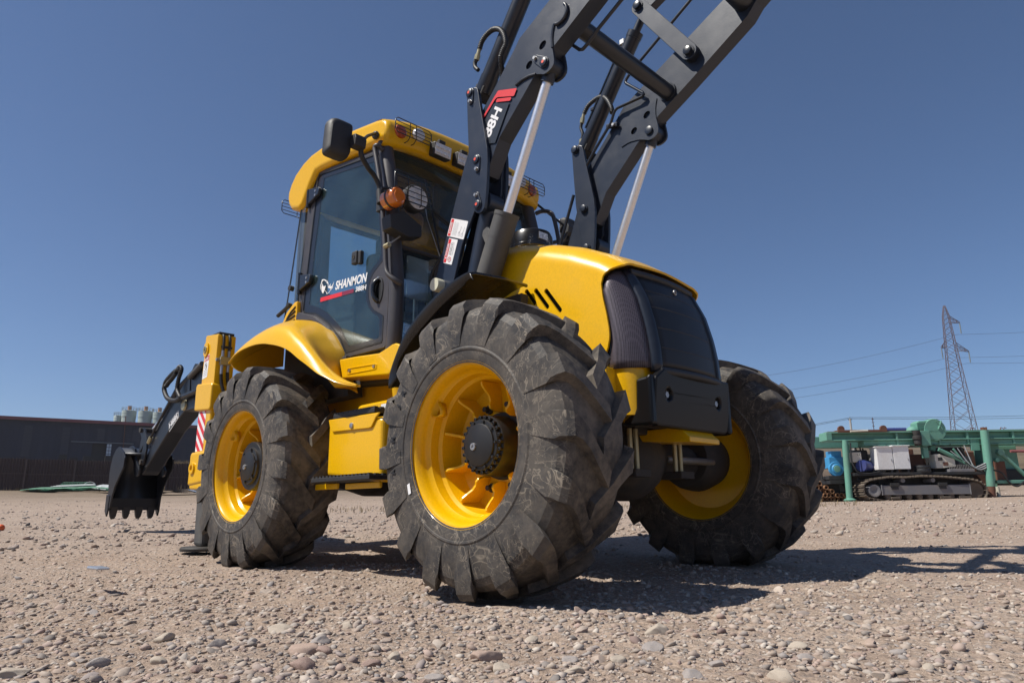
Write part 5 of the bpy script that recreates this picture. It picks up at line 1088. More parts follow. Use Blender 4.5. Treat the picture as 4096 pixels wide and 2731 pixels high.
for yy in (YH-.282, YH+.275): prism('side_cutter', [(-6.84, .61), (-6.84, .42), (-6.77, .36), (-6.74, .42), (-6.72, .60)], yy, yy+.018, 'navydark', bk)
for k in range(4):
    y = YH-.205+.1367*k
    bm = bmesh.new(); rows = []
    for z, hw, hx in ((.47, .037, .035), (.42, .036, .035), (.36, .028, .026), (.332, .014, .012)):
        rows.append([bm.verts.new((-6.785+a*hx, y+b*hw, z)) for a, b in ((-1, -1), (1, -1), (1, 1), (-1, 1))])
    for a, b in zip(rows, rows[1:]):
        for i in range(4): bm.faces.new((a[i], a[(i+1) % 4], b[(i+1) % 4], b[i]))
    bm.faces.new(rows[0]); bm.faces.new(rows[-1]); fin('bucket_tooth', bm, 'castdirt', bk, None, .004)
for pth, r_ in (([(-5.24, 1.58), (-5.35, 1.68), (-5.335, 1.795), (-5.282, 1.882), (-5.335, 1.925), (-5.40, 1.90), (-5.44, 1.88)], .022), ([(-5.30, 1.90), (-5.448, 1.894), (-5.648, 1.838), (-5.735, 1.776), (-5.715, 1.701), (-5.588, 1.609), (-5.364, 1.56), (-5.20, 1.58)], .024), ([(-5.42, 1.87), (-5.53, 1.82), (-5.62, 1.79), (-5.68, 1.76)], .022)):
    hose('hoe_hose', [(x, YH-.14, z) for x, z in pth], r_, BL)
tube('hoe_pipe', [(-5.20, YH-.13, 1.58), (-5.05, YH-.13, 1.585), (-4.80, YH-.13, 1.60)], .028, 'navydark', BL, 10)
tube('hoe_pipe', [(-5.10, YH-.11, 1.78), (-4.80, YH-.11, 1.88)], .03, 'barrel', BL, 10)
tube('hoe_pipe', [(-5.55, YH-.11, 1.62), (-5.95, YH-.11, 1.34), (-6.12, YH-.11, 1.20)], .014, 'navydark', BL, 8)
tube('hose_fitting', [(-6.08, YH-.11, 1.23), (-6.14, YH-.11, 1.17)], .024, 'brass', BL, 10)
lathe('dipper_pin', [(YH-.11, .055), (YH-.09, .06)], 20, (-5.23, 0, 1.50), 'brass', dp)

# ---------------- driver
dv = empty('person', 'driver in dark clothing behind the windshield with one hand on the steering wheel', 'person', (-2.05, -.02, 2.02))
def skin_body(name, verts, edges, mt, parent, root=0, sub=2):
    me = bpy.data.meshes.new(name); me.from_pydata([v[:3] for v in verts], edges, []); o = bpy.data.objects.new(name, me); COL.objects.link(o)
    sk = o.modifiers.new('skin', 'SKIN'); sk.use_smooth_shade = True
    if not me.skin_vertices: pass
    for i, v in enumerate(verts):
        s_ = me.skin_vertices[0].data[i]; s_.radius = (v[3], v[4] if len(v) > 4 else v[3]); s_.use_root = i == root
    ss = o.modifiers.new('sub', 'SUBSURF'); ss.levels = sub; ss.render_levels = sub
    bpy.context.view_layer.update(); apply_mods(o); o.data.materials.clear(); o.data.materials.append(M[mt]); o.data.shade_smooth(); o.parent = parent; return o
V = [(0, 0, .06, .15, .12), (.0, 0, .25, .14, .11), (-.02, 0, .43, .17, .11), (-.02, 0, .53, .07, .07), (0, 0, .60, .055, .055), (.02, 0, .70, .09, .085), (.02, 0, .80, .075, .075),
     (-.02, -.19, .48, .07, .07), (.10, -.27, .26, .05, .05), (.36, -.22, .17, .042, .042), (-.02, .19, .48, .07, .07), (.10, .27, .24, .05, .05), (.36, .13, .12, .042, .042),
     (.10, -.11, .06, .09, .09), (.46, -.13, .08, .07, .07), (.52, -.13, -.34, .05, .05), (.10, .11, .06, .09, .09), (.46, .13, .08, .07, .07), (.52, .13, -.34, .05, .05)]
Ed = [(0, 1), (1, 2), (2, 3), (3, 4), (4, 5), (5, 6), (2, 7), (7, 8), (8, 9), (2, 10), (10, 11), (11, 12), (0, 13), (13, 14), (14, 15), (0, 16), (16, 17), (17, 18)]
skin_body('body', V, Ed, 'cloth', dv)
hd = lathe('head', [(.58, .05), (.62, .06), (.66, .082), (.71, .094), (.76, .092), (.80, .07), (.825, .03), (.828, 0)], 20, (.03, 0, 0), 'skin', dv, 'z'); 
lathe('cap', [(.745, .098), (.79, .088), (.825, .055), (.835, 0)], 20, (.02, 0, 0), 'cloth', dv, 'z')
for s, hx, hy, hz in ((-1, .36, -.22, .17), (1, .36, .13, .12)):
    fa = skin_body('forearm', [(hx-.10, hy-.005*s, hz+.02, .040), (hx, hy, hz, .034), (hx+.06, hy+.02, hz-.01, .040, .020), (hx+.11, hy+.03, hz-.02, .042, .018)], [(0, 1), (1, 2), (2, 3)], 'skin', dv)
    for k in range(4):
        yy = hy+.03+(k-1.5)*.019
        skin_body('finger', [(hx+.10, yy, hz-.015, .009), (hx+.145, yy, hz-.015, .009), (hx+.165-.005*k, yy, hz-.045, .008), (hx+.150, yy, hz-.07, .007)], [(0, 1), (1, 2), (2, 3)], 'skin', dv, 0, 1)
    skin_body('thumb', [(hx+.05, hy-.02, hz-.02, .011), (hx+.09, hy-.04, hz-.04, .010), (hx+.125, hy-.03, hz-.06, .008)], [(0, 1), (1, 2)], 'skin', dv, 0, 1)

# ------------------------------------------------------------------ background
M['teal'] = paint('faded_green_paint', (.125, .31, .235), .6, .4, (.16, .15, .11), scale=1.5)
M['rust'] = paint('rusty_steel', (.13, .055, .035), .85, .5, (.20, .12, .08), scale=2.)
M['rigdark'] = paint('oily_dark_steel', (.020, .021, .022), .6, .6, (.06, .05, .04), scale=2.)
M['riggrey'] = paint('dusty_grey_steel', (.16, .16, .17), .65, .6, (.30, .25, .20), scale=2.)
M['mudsteel'] = paint('muddy_track_steel', (.10, .08, .062), .85, .7, (.24, .19, .14), scale=3.)
M['cabinet'] = paint('white_cabinet_paint', (.74, .74, .73), .5, .35, (.45, .33, .22), scale=1.2)
M['offwhite'] = paint('off_white_paint', (.58, .55, .46), .55, .4, (.3, .2, .13), scale=1.5)
M['blue'] = paint('bright_blue_paint', (.045, .27, .52), .45, .25, (.12, .12, .12), scale=2.)
M['dkblue'] = paint('dark_blue_motor_paint', (.030, .045, .19), .45, .3, (.1, .09, .08), scale=2.)
M['pipe'] = paint('rust_brown_pipe', (.23, .115, .055), .8, .5, (.30, .2, .12), scale=3.)
M['wall'] = paint('dark_blue_sheet_cladding', (.020, .026, .046), .55, .25, (.04, .042, .05), scale=.4)
M['wallwin'] = paint('grey_translucent_panel', (.035, .040, .056), .5, .3, (.06, .06, .06), scale=1.)
M['winwhite'] = paint('white_window', (.62, .68, .72), .3, .2)
M['trimred'] = paint('dull_red_trim', (.25, .085, .085), .6, .3, scale=.5)
M['fence'] = paint('brown_fence_sheet', (.040, .020, .018), .6, .3, (.06, .045, .04), scale=.8)
M['fencepost'] = paint('fence_post_brown', (.075, .050, .044), .6, .3, scale=1.)
M['silo'] = paint('pale_green_silo', (.40, .47, .44), .6, .3, (.4, .4, .36), scale=.3)
M['silocap'] = paint('orange_brown_cap', (.42, .20, .10), .7, .3, scale=.6)
M['net'] = paint('green_mesh_plastic', (.006, .17, .085), .6, .1)
M['sheet'] = paint('white_plastic_sheet', (.42, .44, .45), .5, .3)
M['lattice'] = paint('painted_lattice_steel', (.12, .085, .10), .7, .3, scale=.2)
M['concrete'] = paint('pale_concrete', (.42, .40, .37), .85, .3, scale=.8)
M['wire'] = paint('power_wire', (.04, .04, .05), .6, 0.)
M['insul'] = paint('grey_insulator', (.22, .25, .25), .3, .2)
M['drygrass'] = paint('dry_grass', (.22, .165, .085), .9, .3, (.12, .09, .05), scale=2.)
M['soil'] = paint('brown_soil_heap', (.16, .115, .08), .95, .5, (.25, .19, .13), scale=1.5, bump=.5)
M['orange'] = paint('orange_plastic', (.60, .10, .02), .45, .1)

def at_frame(o, d0):
    return o
# ---- warehouse
WH = empty('warehouse', 'long dark blue sheet metal warehouse with dull red roof edge behind the fence', 'warehouse', (CAM.x*0-86.54, 10.93, 0), R(77.52))
bm = bmesh.new()
for u0, u1, z0, z1 in ((-45, 8.62, 2.0, 10.2), (8.62, 9.95, 7.95, 10.2), (9.95, 48, 2.0, 10.2), (8.62, 9.95, 2.0, 5.2)):
    n = int((u1-u0)/.45); add_grid(bm, [[(u0+(u1-u0)*i/n, -.06 if i % 2 else 0., z) for i in range(n+1)] for z in (z0, z1)])
wl = fin('wall', bm, 'wall', WH)
prism('roof', [(-.35, 10.2), (-.35, 10.45), (9., 10.75), (18., 10.45), (18., 10.2)], -45.3, 48.3, 'wall', WH, 'x', bevel=0)
box('roof_trim', -45.4, 48.4, -.42, -.36, 10.12, 10.46, 'trimred', WH, 0)
box('back_wall', -45, 48, 17.8, 18, 2, 10.2, 'wall', WH, 0); box('side_wall', -45.1, -45, 0, 18, 2, 10.2, 'wall', WH, 0)
for u in (-8., -4.4, -.85, 2.65, 6.05, 9.32, 12.8, 16.3, 19.8, 23.3):
    pn = box('translucent_strip', u-.36, u+.36, -.10, -.065, 6.35 if u < 7 else 8.3, 9.6, 'wallwin', WH, 0)
    for k in range(1, 8 if u < 7 else 4): box('strip_joint', u-.36, u+.36, -.11, -.10, 9.6-.42*k-.015, 9.6-.42*k+.015, 'wall', pn, 0)
dw = box('doorway', 8.62, 9.95, .4, .5, 5.2, 7.95, 'ink', WH, 0)
wn = box('window', 10.02, 10.46, -.14, -.08, 6.5, 7.94, 'winwhite', WH, 0)
for z in (6.86, 7.22, 7.58): box('window_bar', 10.02, 10.46, -.155, -.14, z-.025, z+.025, 'wall', wn, 0)
box('window_bar', 10.225, 10.255, -.155, -.14, 6.5, 7.94, 'wall', wn, 0)
tube('wall_pipe', [(6.6, -.3, 8.07), (12.6, -.3, 8.05)], .05, 'insul', WH, 6)
tube('downpipe', [(11.5, -.3, 11.1), (11.62, -.3, 7.0)], .05, 'rust', WH, 6)
for k, (u, h) in enumerate(((6.0, .9), (7.0, .6), (8.2, .8), (9.1, .5), (10.2, .9), (11.0, .6))):
    box('stored_crate', u-.35, u+.35, -2.6, -1.9, 5.0, 5.6+h, 'rigdark', WH, 0)
# ---- fence
FN = empty('fence', 'dark brown corrugated sheet fence with posts running below the warehouse', 'fence', (-52.77, 6.13, 0), R(66.82))
for k in range(-6, 14):
    u0 = 1.22+2.76*k; zz = 2.03+.0*k-.018*u0
    bm = bmesh.new(); n = 64
    add_grid(bm, [[(u0+2.70*i/n+.03, (0, .035, .035, 0)[i % 4], z) for i in range(n+1)] for z in (zz-.25, zz+1.9)])
    fin('fence_panel', bm, 'fence', FN)
    box('fence_post', u0-.045, u0+.045, -.09, -.01, zz-.3, zz+1.90, 'fencepost', FN, 0)
    for z in (.95, ): box('fence_rail', u0+.045, u0+2.71, -.035, -.004, zz+z-.02, zz+z+.02, 'fencepost', FN, 0)
    bm = bmesh.new()
    for i in range(0, 13): add_box(bm, u0+.03+.21*i, u0+.10+.21*i, .02, .06, zz+1.9, zz+1.945)
    o = fin('fence_cap_teeth', bm, 'fencepost', FN); o['kind'] = 'stuff'
# dry grass along the fence
def tufts(name, n, fn, h0, h1, seed, wd=.012):
    r_ = np.random.default_rng(seed); P = []; F_ = []
    for i in range(n):
        x, y = fn(r_); z = float(gz(x, y, False)); h = r_.uniform(h0, h1); a = r_.uniform(0, 6.28); lean = r_.uniform(0, .6)*h
        dx, dy = math.cos(a), math.sin(a); sx, sy = -dy*wd, dx*wd; k = len(P)
        P += [(x-sx, y-sy, z-.02), (x+sx, y+sy, z-.02), (x+dx*lean*.4+sx*.7, y+dy*lean*.4+sy*.7, z+h*.6), (x+dx*lean*.4-sx*.7, y+dy*lean*.4-sy*.7, z+h*.6), (x+dx*lean, y+dy*lean, z+h)]
        F_ += [(k, k+1, k+2), (k, k+2, k+3), (k+3, k+2, k+4)]
    o = link(name, np_mesh(name, np.array(P), np.array(F_), False), 'drygrass'); o['kind'] = 'stuff'; return o
FD = np.array([.3937, .9192]); F0 = np.array([-52.77, 6.13]); FNn = np.array([.9192, -.3937])
def along(u0, u1, q0, q1):
    def fn(r_):
        for _ in range(50):
            u = r_.uniform(u0, u1)
            if vnoise(np.array([u*1.3]), np.array([3.]), 9)[0] > .45: break
        p = F0+FD*u+FNn*r_.uniform(q0, q1); return p[0], p[1]
    return fn
tufts('dry_grass', 500, along(8.5, 45, .1, .9), .15, .6, 11, .016)
tufts('dry_grass', 160, along(-6, 8, .1, .5), .08, .25, 12, .016)
# verge with dry grass behind the fence
bm = bmesh.new(); add_grid(bm, [[(8., 1.2, 3.60), (12, 1.2, 3.78), (16, 1.2, 3.72), (22, 1.2, 3.8)], [(8., 5, 3.9), (12, 5, 4.08), (16, 5, 4.0), (22, 5, 4.05)], [(8., 11, 4.1), (12, 11, 4.2), (16, 11, 4.2), (22, 11, 4.2)]])
vg = fin('verge_bank', bm, 'soil', None, 60); vg.location = (-52.77, 6.13, 0); vg.rotation_euler = (0, 0, R(66.82)); struct(vg)
r_ = np.random.default_rng(5); P = []; F_ = []
for i in range(1600):
    u = r_.uniform(8, 22); v_ = r_.uniform(1.2, 6); h = r_.uniform(.15, .45); p = F0+FD*u-FNn*v_; z = 3.72+(v_-1.2)*.07; k = len(P); a = r_.uniform(0, 6.28); w_ = .018
    P += [(p[0]-w_*FD[0], p[1]-w_*FD[1], z), (p[0]+w_*FD[0], p[1]+w_*FD[1], z), (p[0]+.15*math.cos(a), p[1]+.15*math.sin(a), z+h)]; F_ += [(k, k+1, k+2)]
o = link('dry_grass', np_mesh('dry_grass', np.array(P), np.array(F_), False), 'drygrass'); o['kind'] = 'stuff'
bp_ = F0+FD*12.5-FNn*2.6
o = lathe('blue_drum', [(3.7, .16), (3.72, .17), (4.45, .17), (4.47, .15), (4.47, 0)], 16, (bp_[0], bp_[1], 0), 'blue', None, 'z'); tag(o, 'bright blue upright drum in the dry grass behind the fence', 'drum')
# ---- silos
for k, (u, rad, zt, cap) in enumerate(((-77.05, 1.32, 20.55, 1), (-73.75, 1.30, 20.40, 1), (-70.95, 1.18, 20.10, 1), (-79.2, .75, 19.6, 0))):
    s_ = frame_obj('silo', ['pale green silo with orange cap, leftmost of the tall silos above the warehouse roof', 'pale green silo with orange cap, middle one above the warehouse roof', 'pale green silo with orange cap beside the dark hoe arm', 'small low pale silo left of the taller silos above the warehouse roof'][k], 'silo', 140, 'silos above the warehouse roof', u)
    lathe('silo_body', [(6, rad*.97), (zt-1.4, rad*.97), (zt-1.38, rad), (zt-.05, rad), (zt, rad*.96), (zt+.10, rad*.45), (zt+.10, 0)], 28, (0, 0, 0), 'silo', s_, 'z')
    for z in (zt-.6, zt-1.2): lathe('silo_band', [(z, rad*1.02), (z+.08, rad*1.02)], 28, (0, 0, 0), 'silo', s_, 'z')
    if cap: lathe('silo_cap', [(zt+.05, .36), (zt+.85, .36), (zt+.9, .30), (zt+.95, .40), (zt+1.0, 0)], 16, (0, 0, 0), 'silocap', s_, 'z')
    bm = bmesh.new()
    for z in (zt+.3, zt+.6): add_tube(bm, [(rad*1.05*math.cos(a), rad*1.05*math.sin(a), z) for a in np.linspace(0, 2*math.pi, 25)], .03, 4)
    for a in np.linspace(0, 2*math.pi, 13)[:-1]: add_tube(bm, [(rad*1.05*math.cos(a), rad*1.05*math.sin(a), zt-.1), (rad*1.05*math.cos(a), rad*1.05*math.sin(a), zt+.6)], .03, 4)
    fin('silo_railing', bm, 'insul', s_)
# ---- junk in front of the fence
J = frame_obj('mesh_pile', 'low pile of bright green plastic mesh lying in front of the fence', 'mesh pile', 41)
def jz(u, q=0): p = CAM+FH*(41+q)+RH*u; return float(gz(p.x, p.y, False))
r_ = np.random.default_rng(3)
bm = bmesh.new()
for k in range(7):
    u0 = -27.6+.3*k+r_.uniform(-.2, .2); q0 = .25*k-.8; z0 = jz(u0+2)+.06
    rows = [[(u0+5.2*i/12-.25*j, q0+.5*j, z0+.05+.10*math.sin(i*.8+k)*.5+.10*(1-abs(i-6)/7.)*(1.6-.12*k)+.03*j) for i in range(13)] for j in range(4)]
    for rw in rows: add_tube(bm, rw, .022, 4)
    for i in range(13): add_tube(bm, [rw[i] for rw in rows], .018, 4)
add_grid(bm, [[(-27.7+.5*i, -.9+.6*j, jz(-25)+.06+.22*math.sin(math.pi*min(1, i/11))*(.5+.3*math.sin(i*1.7+j))) for i in range(12)] for j in range(5)])
o = fin('mesh_strands', bm, 'net', J); o['kind'] = 'stuff'
bm = bmesh.new()
for i in range(12): add_tube(bm, [(-27.1+.15*i, .8, jz(-27)+.05), (-26.9+.15*i, 1.6, jz(-27)+.60)], .013, 4)
for i in range(6): add_tube(bm, [(-27.1+.04*i, .8+.16*i, jz(-27)+.05+.11*i), (-25.4+.04*i, .8+.16*i, jz(-27)+.05+.11*i)], .013, 4)
o = fin('mesh_panel', bm, 'net', J); o['kind'] = 'stuff'
pl = frame_obj('pipe_bundle', 'bundle of pale metal tubes lying on the green mesh pile', 'pipes', 41)
for i in range(7): tube('pipe', [(-26.4+.1*i, -.3+.1*i, jz(-25)+.33+.03*(i % 3)), (-23.9-.1*i, -.2+.1*i, jz(-24)+.40+.03*(i % 3))], .022, 'sheet', pl, 6)
sh = frame_obj('crumpled_sheet', 'crumpled white plastic sheeting at the right end of the green mesh pile', 'plastic sheet', 41)
bm = bmesh.new(); add_grid(bm, [[(-24.2+.16*i, -.4+.2*j, jz(-23.5)+.12+.32*math.sin(math.pi*min(1, j/5))*math.sin(math.pi*min(1, (i+1)/10))+r_.uniform(-.07, .07)) for i in range(10)] for j in range(7)]); fin('sheet_folds', bm, 'sheet', sh, 20)
hp2 = frame_obj('hoop', 'thin pale hoop standing up behind the green mesh pile', 'hoop', 41.6)
tube('hoop_rod', [(-24.72+.40*math.cos(a), 0, jz(-24.7)+.28+.33*math.sin(a)) for a in np.linspace(-.2, math.pi+.2, 18)], .016, 'sheet', hp2, 6)
s2 = frame_obj('sheet_stack', 'flat grey sheets lying in front of the fence between bucket and stabilizer', 'metal sheets', 41)
for i in range(4):
    bm = bmesh.new(); add_grid(bm, [[(-20.2+.23*a+.1*i, -.6+.3*b, jz(-19)+.05+.035*i+.05*math.sin(a*.9+i)+.10*math.sin(math.pi*a/9)) for a in range(10)] for b in range(4)]); q = fin('sheet', bm, 'label_silver', s2, 40)
ob = link('ball', ico_me := bpy.data.meshes.new('ball'), 'orange'); bm = bmesh.new(); bmesh.ops.create_icosphere(bm, subdivisions=3, radius=.042); bm.to_mesh(ico_me); bm.free(); ico_me.shade_smooth()
ob.location = (-7.72, -1.55, float(gz(-7.72, -1.55, False))+.03); tag(ob, 'small round orange plastic ball on the gravel at the far left', 'ball')
# ---- drilling rig
RG = frame_obj('drilling_rig', 'green crawler drilling rig lying folded with white cabinets on its deck', 'drilling rig', 20)
GZ = .46
def rb(nm, x0, x1, z0, z1, y0, y1, mt, par=RG, bev=.01): return box(nm, x0, x1, y0, y1, z0, z1, mt, par, bev)
# mast beam: web, flanges and lower chord
mb = rb('mast', 8.92, 24, 2.20, 2.37, .12, .32, 'teal')
mb.rotation_euler = (0, 0, 0)
for (z0, z1, y0) in ((2.375, 2.42, -.02), (2.165, 2.20, -.02)): rb('mast_flange', 8.9, 24, z0, z1, y0, .46, 'teal', mb)
rb('mast_rail', 8.95, 24, 2.42, 2.436, .0, .3, 'rust', mb)
rb('mast_end', 8.88, 9.04, 2.18, 2.40, -.03, .47, 'teal', mb)
rb('mast_chord', 9.95, 24, 2.03, 2.16, .04, .40, 'teal', mb)
rb('mast_chord_flange', 9.95, 24, 2.02, 2.04, .0, .44, 'teal', mb)
for x in (10.9, 12.1, 12.9, 14.2): rb('mast_stiffener', x-.03, x+.03, 2.03, 2.37, .0, .12, 'teal', mb)
rb('mast_far_beam', 8.95, 24, 2.06, 2.40, 1.15, 1.35, 'teal', mb)
cp = rb('carriage', 11.52, 11.78, 2.0, 2.42, -.10, .2, 'teal')
lathe('swivel', [(2.0, .07), (2.05, .10), (2.15, .09), (2.18, .12), (2.26, .12), (2.28, .08), (2.36, .10), (2.42, .10)], 16, (11.40, -.10, 0), 'rigdark', cp, 'z')
rb('carriage_post', 11.56, 11.70, 1.66, 2.03, -.05, .10, 'teal', cp)
# legs
l1 = tube('jack_leg', [(9.40, 0, 2.18), (9.34, 0, .55)], .085, 'teal', RG, 16); lathe('jack_foot', [(.50, .15), (.54, .16), (.58, .09)], 18, (9.34, 0, 0), 'teal', l1, 'z')
rb('leg_back', 9.52, 9.68, 1.30, 2.1, .35, .5, 'teal')
l2 = tube('jack_leg', [(13.29, -.15, 2.40), (13.22, -.15, .85)], .105, 'teal', RG, 16); tube('jack_tube', [(13.22, -.15, .87), (13.19, -.15, .42)], .10, 'rust', l2, 16)
rb('jack_gusset', 12.95, 13.2, 1.85, 2.2, .0, .06, 'teal', l2)
rb('rear_column', 13.38, 13.90, 1.30, 2.2, .25, .6, 'teal'); rb('rear_column_tube', 13.45, 13.58, .80, 1.4, .1, .25, 'teal')
tube('rear_jack', [(13.56, .1, .85), (13.57, .1, .52)], .05, 'offwhite', RG, 10)
rb('rear_panel', 13.95, 14.6, 1.3, 2.02, .55, .6, 'teal'); rb('rear_brown_tank', 13.56, 13.86, .95, 1.55, .05, .3, 'rust')
tube('rear_strut', [(13.70, -.05, 1.79), (14.45, -.05, .98)], .055, 'teal', RG, 10); lathe('strut_eye', [(-.12, .09), (.02, .09)], 16, (13.69, 0, 1.79), 'teal', RG); lathe('strut_eye', [(-.08, .06), (.02, .06)], 14, (13.58, 0, 1.58), 'teal', RG)
rb('rear_cross_bar', 13.45, 15., .93, 1.02, -.1, .0, 'teal'); tube('rear_roller', [(14.0, -.05, 1.82), (14.5, -.05, 1.81)], .04, 'trimred', RG, 10)
rb('rear_machinery', 13.9, 15.5, .9, 1.35, .4, 1.0, 'rigdark', RG, .05)
tube('rear_jack', [(14.38, .0, .95), (14.42, .0, .45)], .07, 'teal', RG, 12)
# deck and machinery
rb('deck', 9.48, 13.14, 1.185, 1.262, -.15, 1.6, 'rigdark'); rb('deck_frame', 9.7, 13.0, 1.02, 1.19, .2, 1.4, 'rigdark')
for x0, x1, z0, z1 in ((10.19, 10.635, 1.345, 1.965), (10.655, 11.10, 1.355, 1.99)):
    cb = rb('cabinet', x0, x1, z0, z1, -.12, .25, 'cabinet', RG, .008)
    rb('cabinet_roof', x0-.025, x1+.03, z1, z1+.025, -.15, .28, 'cabinet', cb, .004)
    rb('cabinet_lock', x1-.06, x1-.04, (z0+z1)/2-.08, (z0+z1)/2-.02, -.13, -.12, 'steel', cb, 0)
    for x in (x0+.05, x1-.09): rb('cabinet_foot', x, x+.05, 1.26, z0, -.1, .2, 'rigdark', cb, 0)
eb = rb('control_box', 9.58, 9.84, 1.57, 1.85, .05, .25, 'offwhite'); 
for x in (9.74, 9.79): lathe('box_button', [(.05, .015), (.035, .012)], 8, (x, 0, 1.78), 'ink', eb)
em = lathe('electric_motor', [(.0, 0), (0, .05), (.0, .15), (.03, .165), (.16, .165), (.18, .15), (.55, .15), (.58, .10)], 28, (0, 0, 0), 'dkblue', RG, 'x'); em.location = (9.76, -.02, 1.46); em.rotation_euler = (0, 0, R(38))
rb('engine_block', 9.80, 10.2, 1.35, 1.93, .35, .9, 'rigdark', RG, .06); rb('pump_unit', 11.2, 11.85, 1.28, 1.80, .45, 1.1, 'rust', RG, .06)
for x, z in ((9.9, 2.0), (10.02, 2.05), (10.1, 1.98)): tube('engine_stack', [(x, .4, 1.85), (x-.03, .4, z)], .022, 'rigdark', RG, 8)
for k, z in enumerate((1.30, 1.40)): lathe('rubber_tyre', [(-.05, .16), (-.05, .20), (.0, .215), (.05, .20), (.05, .16)], 24, (11.48, .0, z), 'hose', RG, 'z')
ws_ = rb('switch_box', 11.85, 12.02, 1.37, 1.76, -.05, .25, 'offwhite'); prism('switch_box_side', [(12.02, 1.37), (12.02, 1.75), (12.40, 1.62), (12.40, 1.42)], -.04, .25, 'offwhite', RG)
rb('switch_window', 11.93, 12.05, 1.58, 1.67, -.06, -.045, 'ink', ws_, 0); rb('rust_patch', 12.06, 12.2, 1.44, 1.54, -.045, -.041, 'rust', ws_, 0)
tube('lift_ram', [(11.98, -.05, 1.90), (12.86, -.05, 1.42)], .055, 'teal', RG, 12); tube('lift_ram_rod', [(12.80, -.05, 1.45), (13.1, -.05, 1.29)], .03, 'chrome', RG, 10)
tube('stay_bar', [(12.37, -.1, 1.90), (12.62, -.1, 1.50)], .03, 'teal', RG, 8); tube('stay_bar', [(11.97, .2, 2.02), (11.93, .2, 1.88)], .10, 'teal', RG, 8)
for k in range(7): tube('valve_lever', [(12.18+.045*k, -.12, 1.31), (12.17+.045*k, -.13, 1.46)], .008, 'steel', RG, 5)
for k in range(8): tube('valve_lever', [(12.48+.045*k, -.12, 1.31), (12.47+.045*k, -.13, 1.46)], .008, 'steel', RG, 5)
rb('valve_bank', 12.15, 12.85, 1.26, 1.34, -.15, .05, 'riggrey'); rb('gearbox', 12.65, 13.05, 1.45, 1.72, .2, .7, 'riggrey', RG, .05); rb('dark_machinery', 12.1, 13.1, 1.3, 2.0, .5, 1.1, 'rigdark', RG, .08)
for k in range(6):
    z0 = 1.75+.03*k; tube('rig_hose', smoothpath([(12.2+.1*k, -.08, 1.80+.04*k), (12.6+.05*k, -.12, 1.55-.03*k), (12.95, -.15, 1.30+.02*k), (13.15, -.2, 1.34+.03*k)], 6), .013, 'sheet' if k % 2 else 'hose', RG, 5)
tube('rig_hose', smoothpath([(9.5, -.1, 2.1), (9.47, -.12, 1.6), (9.52, -.15, 1.40), (9.6, -.15, 1.28), (9.9, -.15, 1.24), (10.2, -.15, 1.30)], 6), .02, 'hose', RG, 6)
tube('rig_hose', smoothpath([(13.4, -.1, 1.3), (13.6, -.15, 1.2), (13.75, -.15, .95), (13.95, -.15, .85), (14.2, -.12, .98)], 6), .025, 'hose', RG, 6)
for k in range(5): tube('rig_cable', smoothpath([(10.25+.4*k, -.05, 2.03), (10.35+.42*k, -.1, 1.97-.02*(k % 2)), (10.55+.45*k, -.05, 2.03)], 5), .008, 'hose', RG, 5)
for k, (x0, x1, z0, z1, y0) in enumerate(((9.62, 9.95, 1.26, 1.75, .75), (9.95, 10.5, 1.26, 1.98, 1.0), (10.4, 11.2, 1.26, 1.86, .95), (11.1, 11.9, 1.26, 2.0, 1.05), (11.9, 12.5, 1.26, 1.72, .85), (12.4, 13.2, 1.26, 1.95, 1.0), (13.2, 14.0, .9, 1.9, .95), (9.5, 13.2, .75, 1.2, 1.0))):
    rb('machinery_housing', x0, x1, z0, z1, y0, y0+.35, 'rigdark' if k % 3 else 'rust', RG, .03)
for k in range(9):
    xx = 9.9+.36*k; tube('machinery_pipe', smoothpath([(xx, .7, 1.3), (xx+.05, .65, 1.55), (xx+.22, .68, 1.7+.05*(k % 3)), (xx+.3, .7, 1.4)], 4), .025, ('rigdark', 'riggrey', 'rust')[k % 3], RG, 6)
# blower on the mast
bl_ = lathe('blower', [(-.02, .05), (-.02, .30), (.02, .32), (.30, .32), (.34, .30), (.34, .05)], 28, (12.0, 0, 2.45), 'teal', RG, 'y')
prism('blower_volute', [(11.50, 2.44), (11.50, 2.66), (11.58, 2.71), (11.86, 2.72), (11.86, 2.44)], .0, .35, 'teal', RG, bevel=.03)
for z in (2.52, 2.58, 2.64): rb('volute_rib', 11.50, 11.86, z, z+.012, -.012, .0, 'teal', RG, 0)
lathe('blower_horn', [(2.44, .16), (2.50, .13), (2.55, .07), (2.56, .0)], 20, (11.40, .1, 0), 'teal', RG, 'z')
for a, b in ((12.05, 12.2), (12.2, 12.08)): tube('blower_brace', [(a, -.03, 2.70), (b, -.03, 2.46)], .02, 'teal', RG, 6)
lathe('blue_roll', [(0, 0), (0, .07), (.62, .07), (.62, 0)], 16, (10.66, .2, 2.47), 'dkblue', RG, 'x')
rr_ = rb('rail_cart', 9.22, 10.62, 2.40, 2.47, -.05, .25, 'rust')
for x in (9.33, 10.53): lathe('cart_wheel', [(-.04, .09), (.04, .09)], 20, (x, 0, 2.50), 'rust', rr_)
tube('cart_bar', [(9.55, -.08, 2.42), (10.05, -.08, 2.44)], .025, 'offwhite', rr_, 8)
for x in (13.32, 13.40): rb('lug', x, x+.02, 2.42, 2.50, -.1, .05, 'rust', RG, 0)
for x in (13.0, 13.06, 13.85, 13.95): tube('mast_hook', [(x, 0, 2.43), (x+.03, 0, 2.49), (x+.08, 0, 2.47)], .012, 'rust', RG, 5)
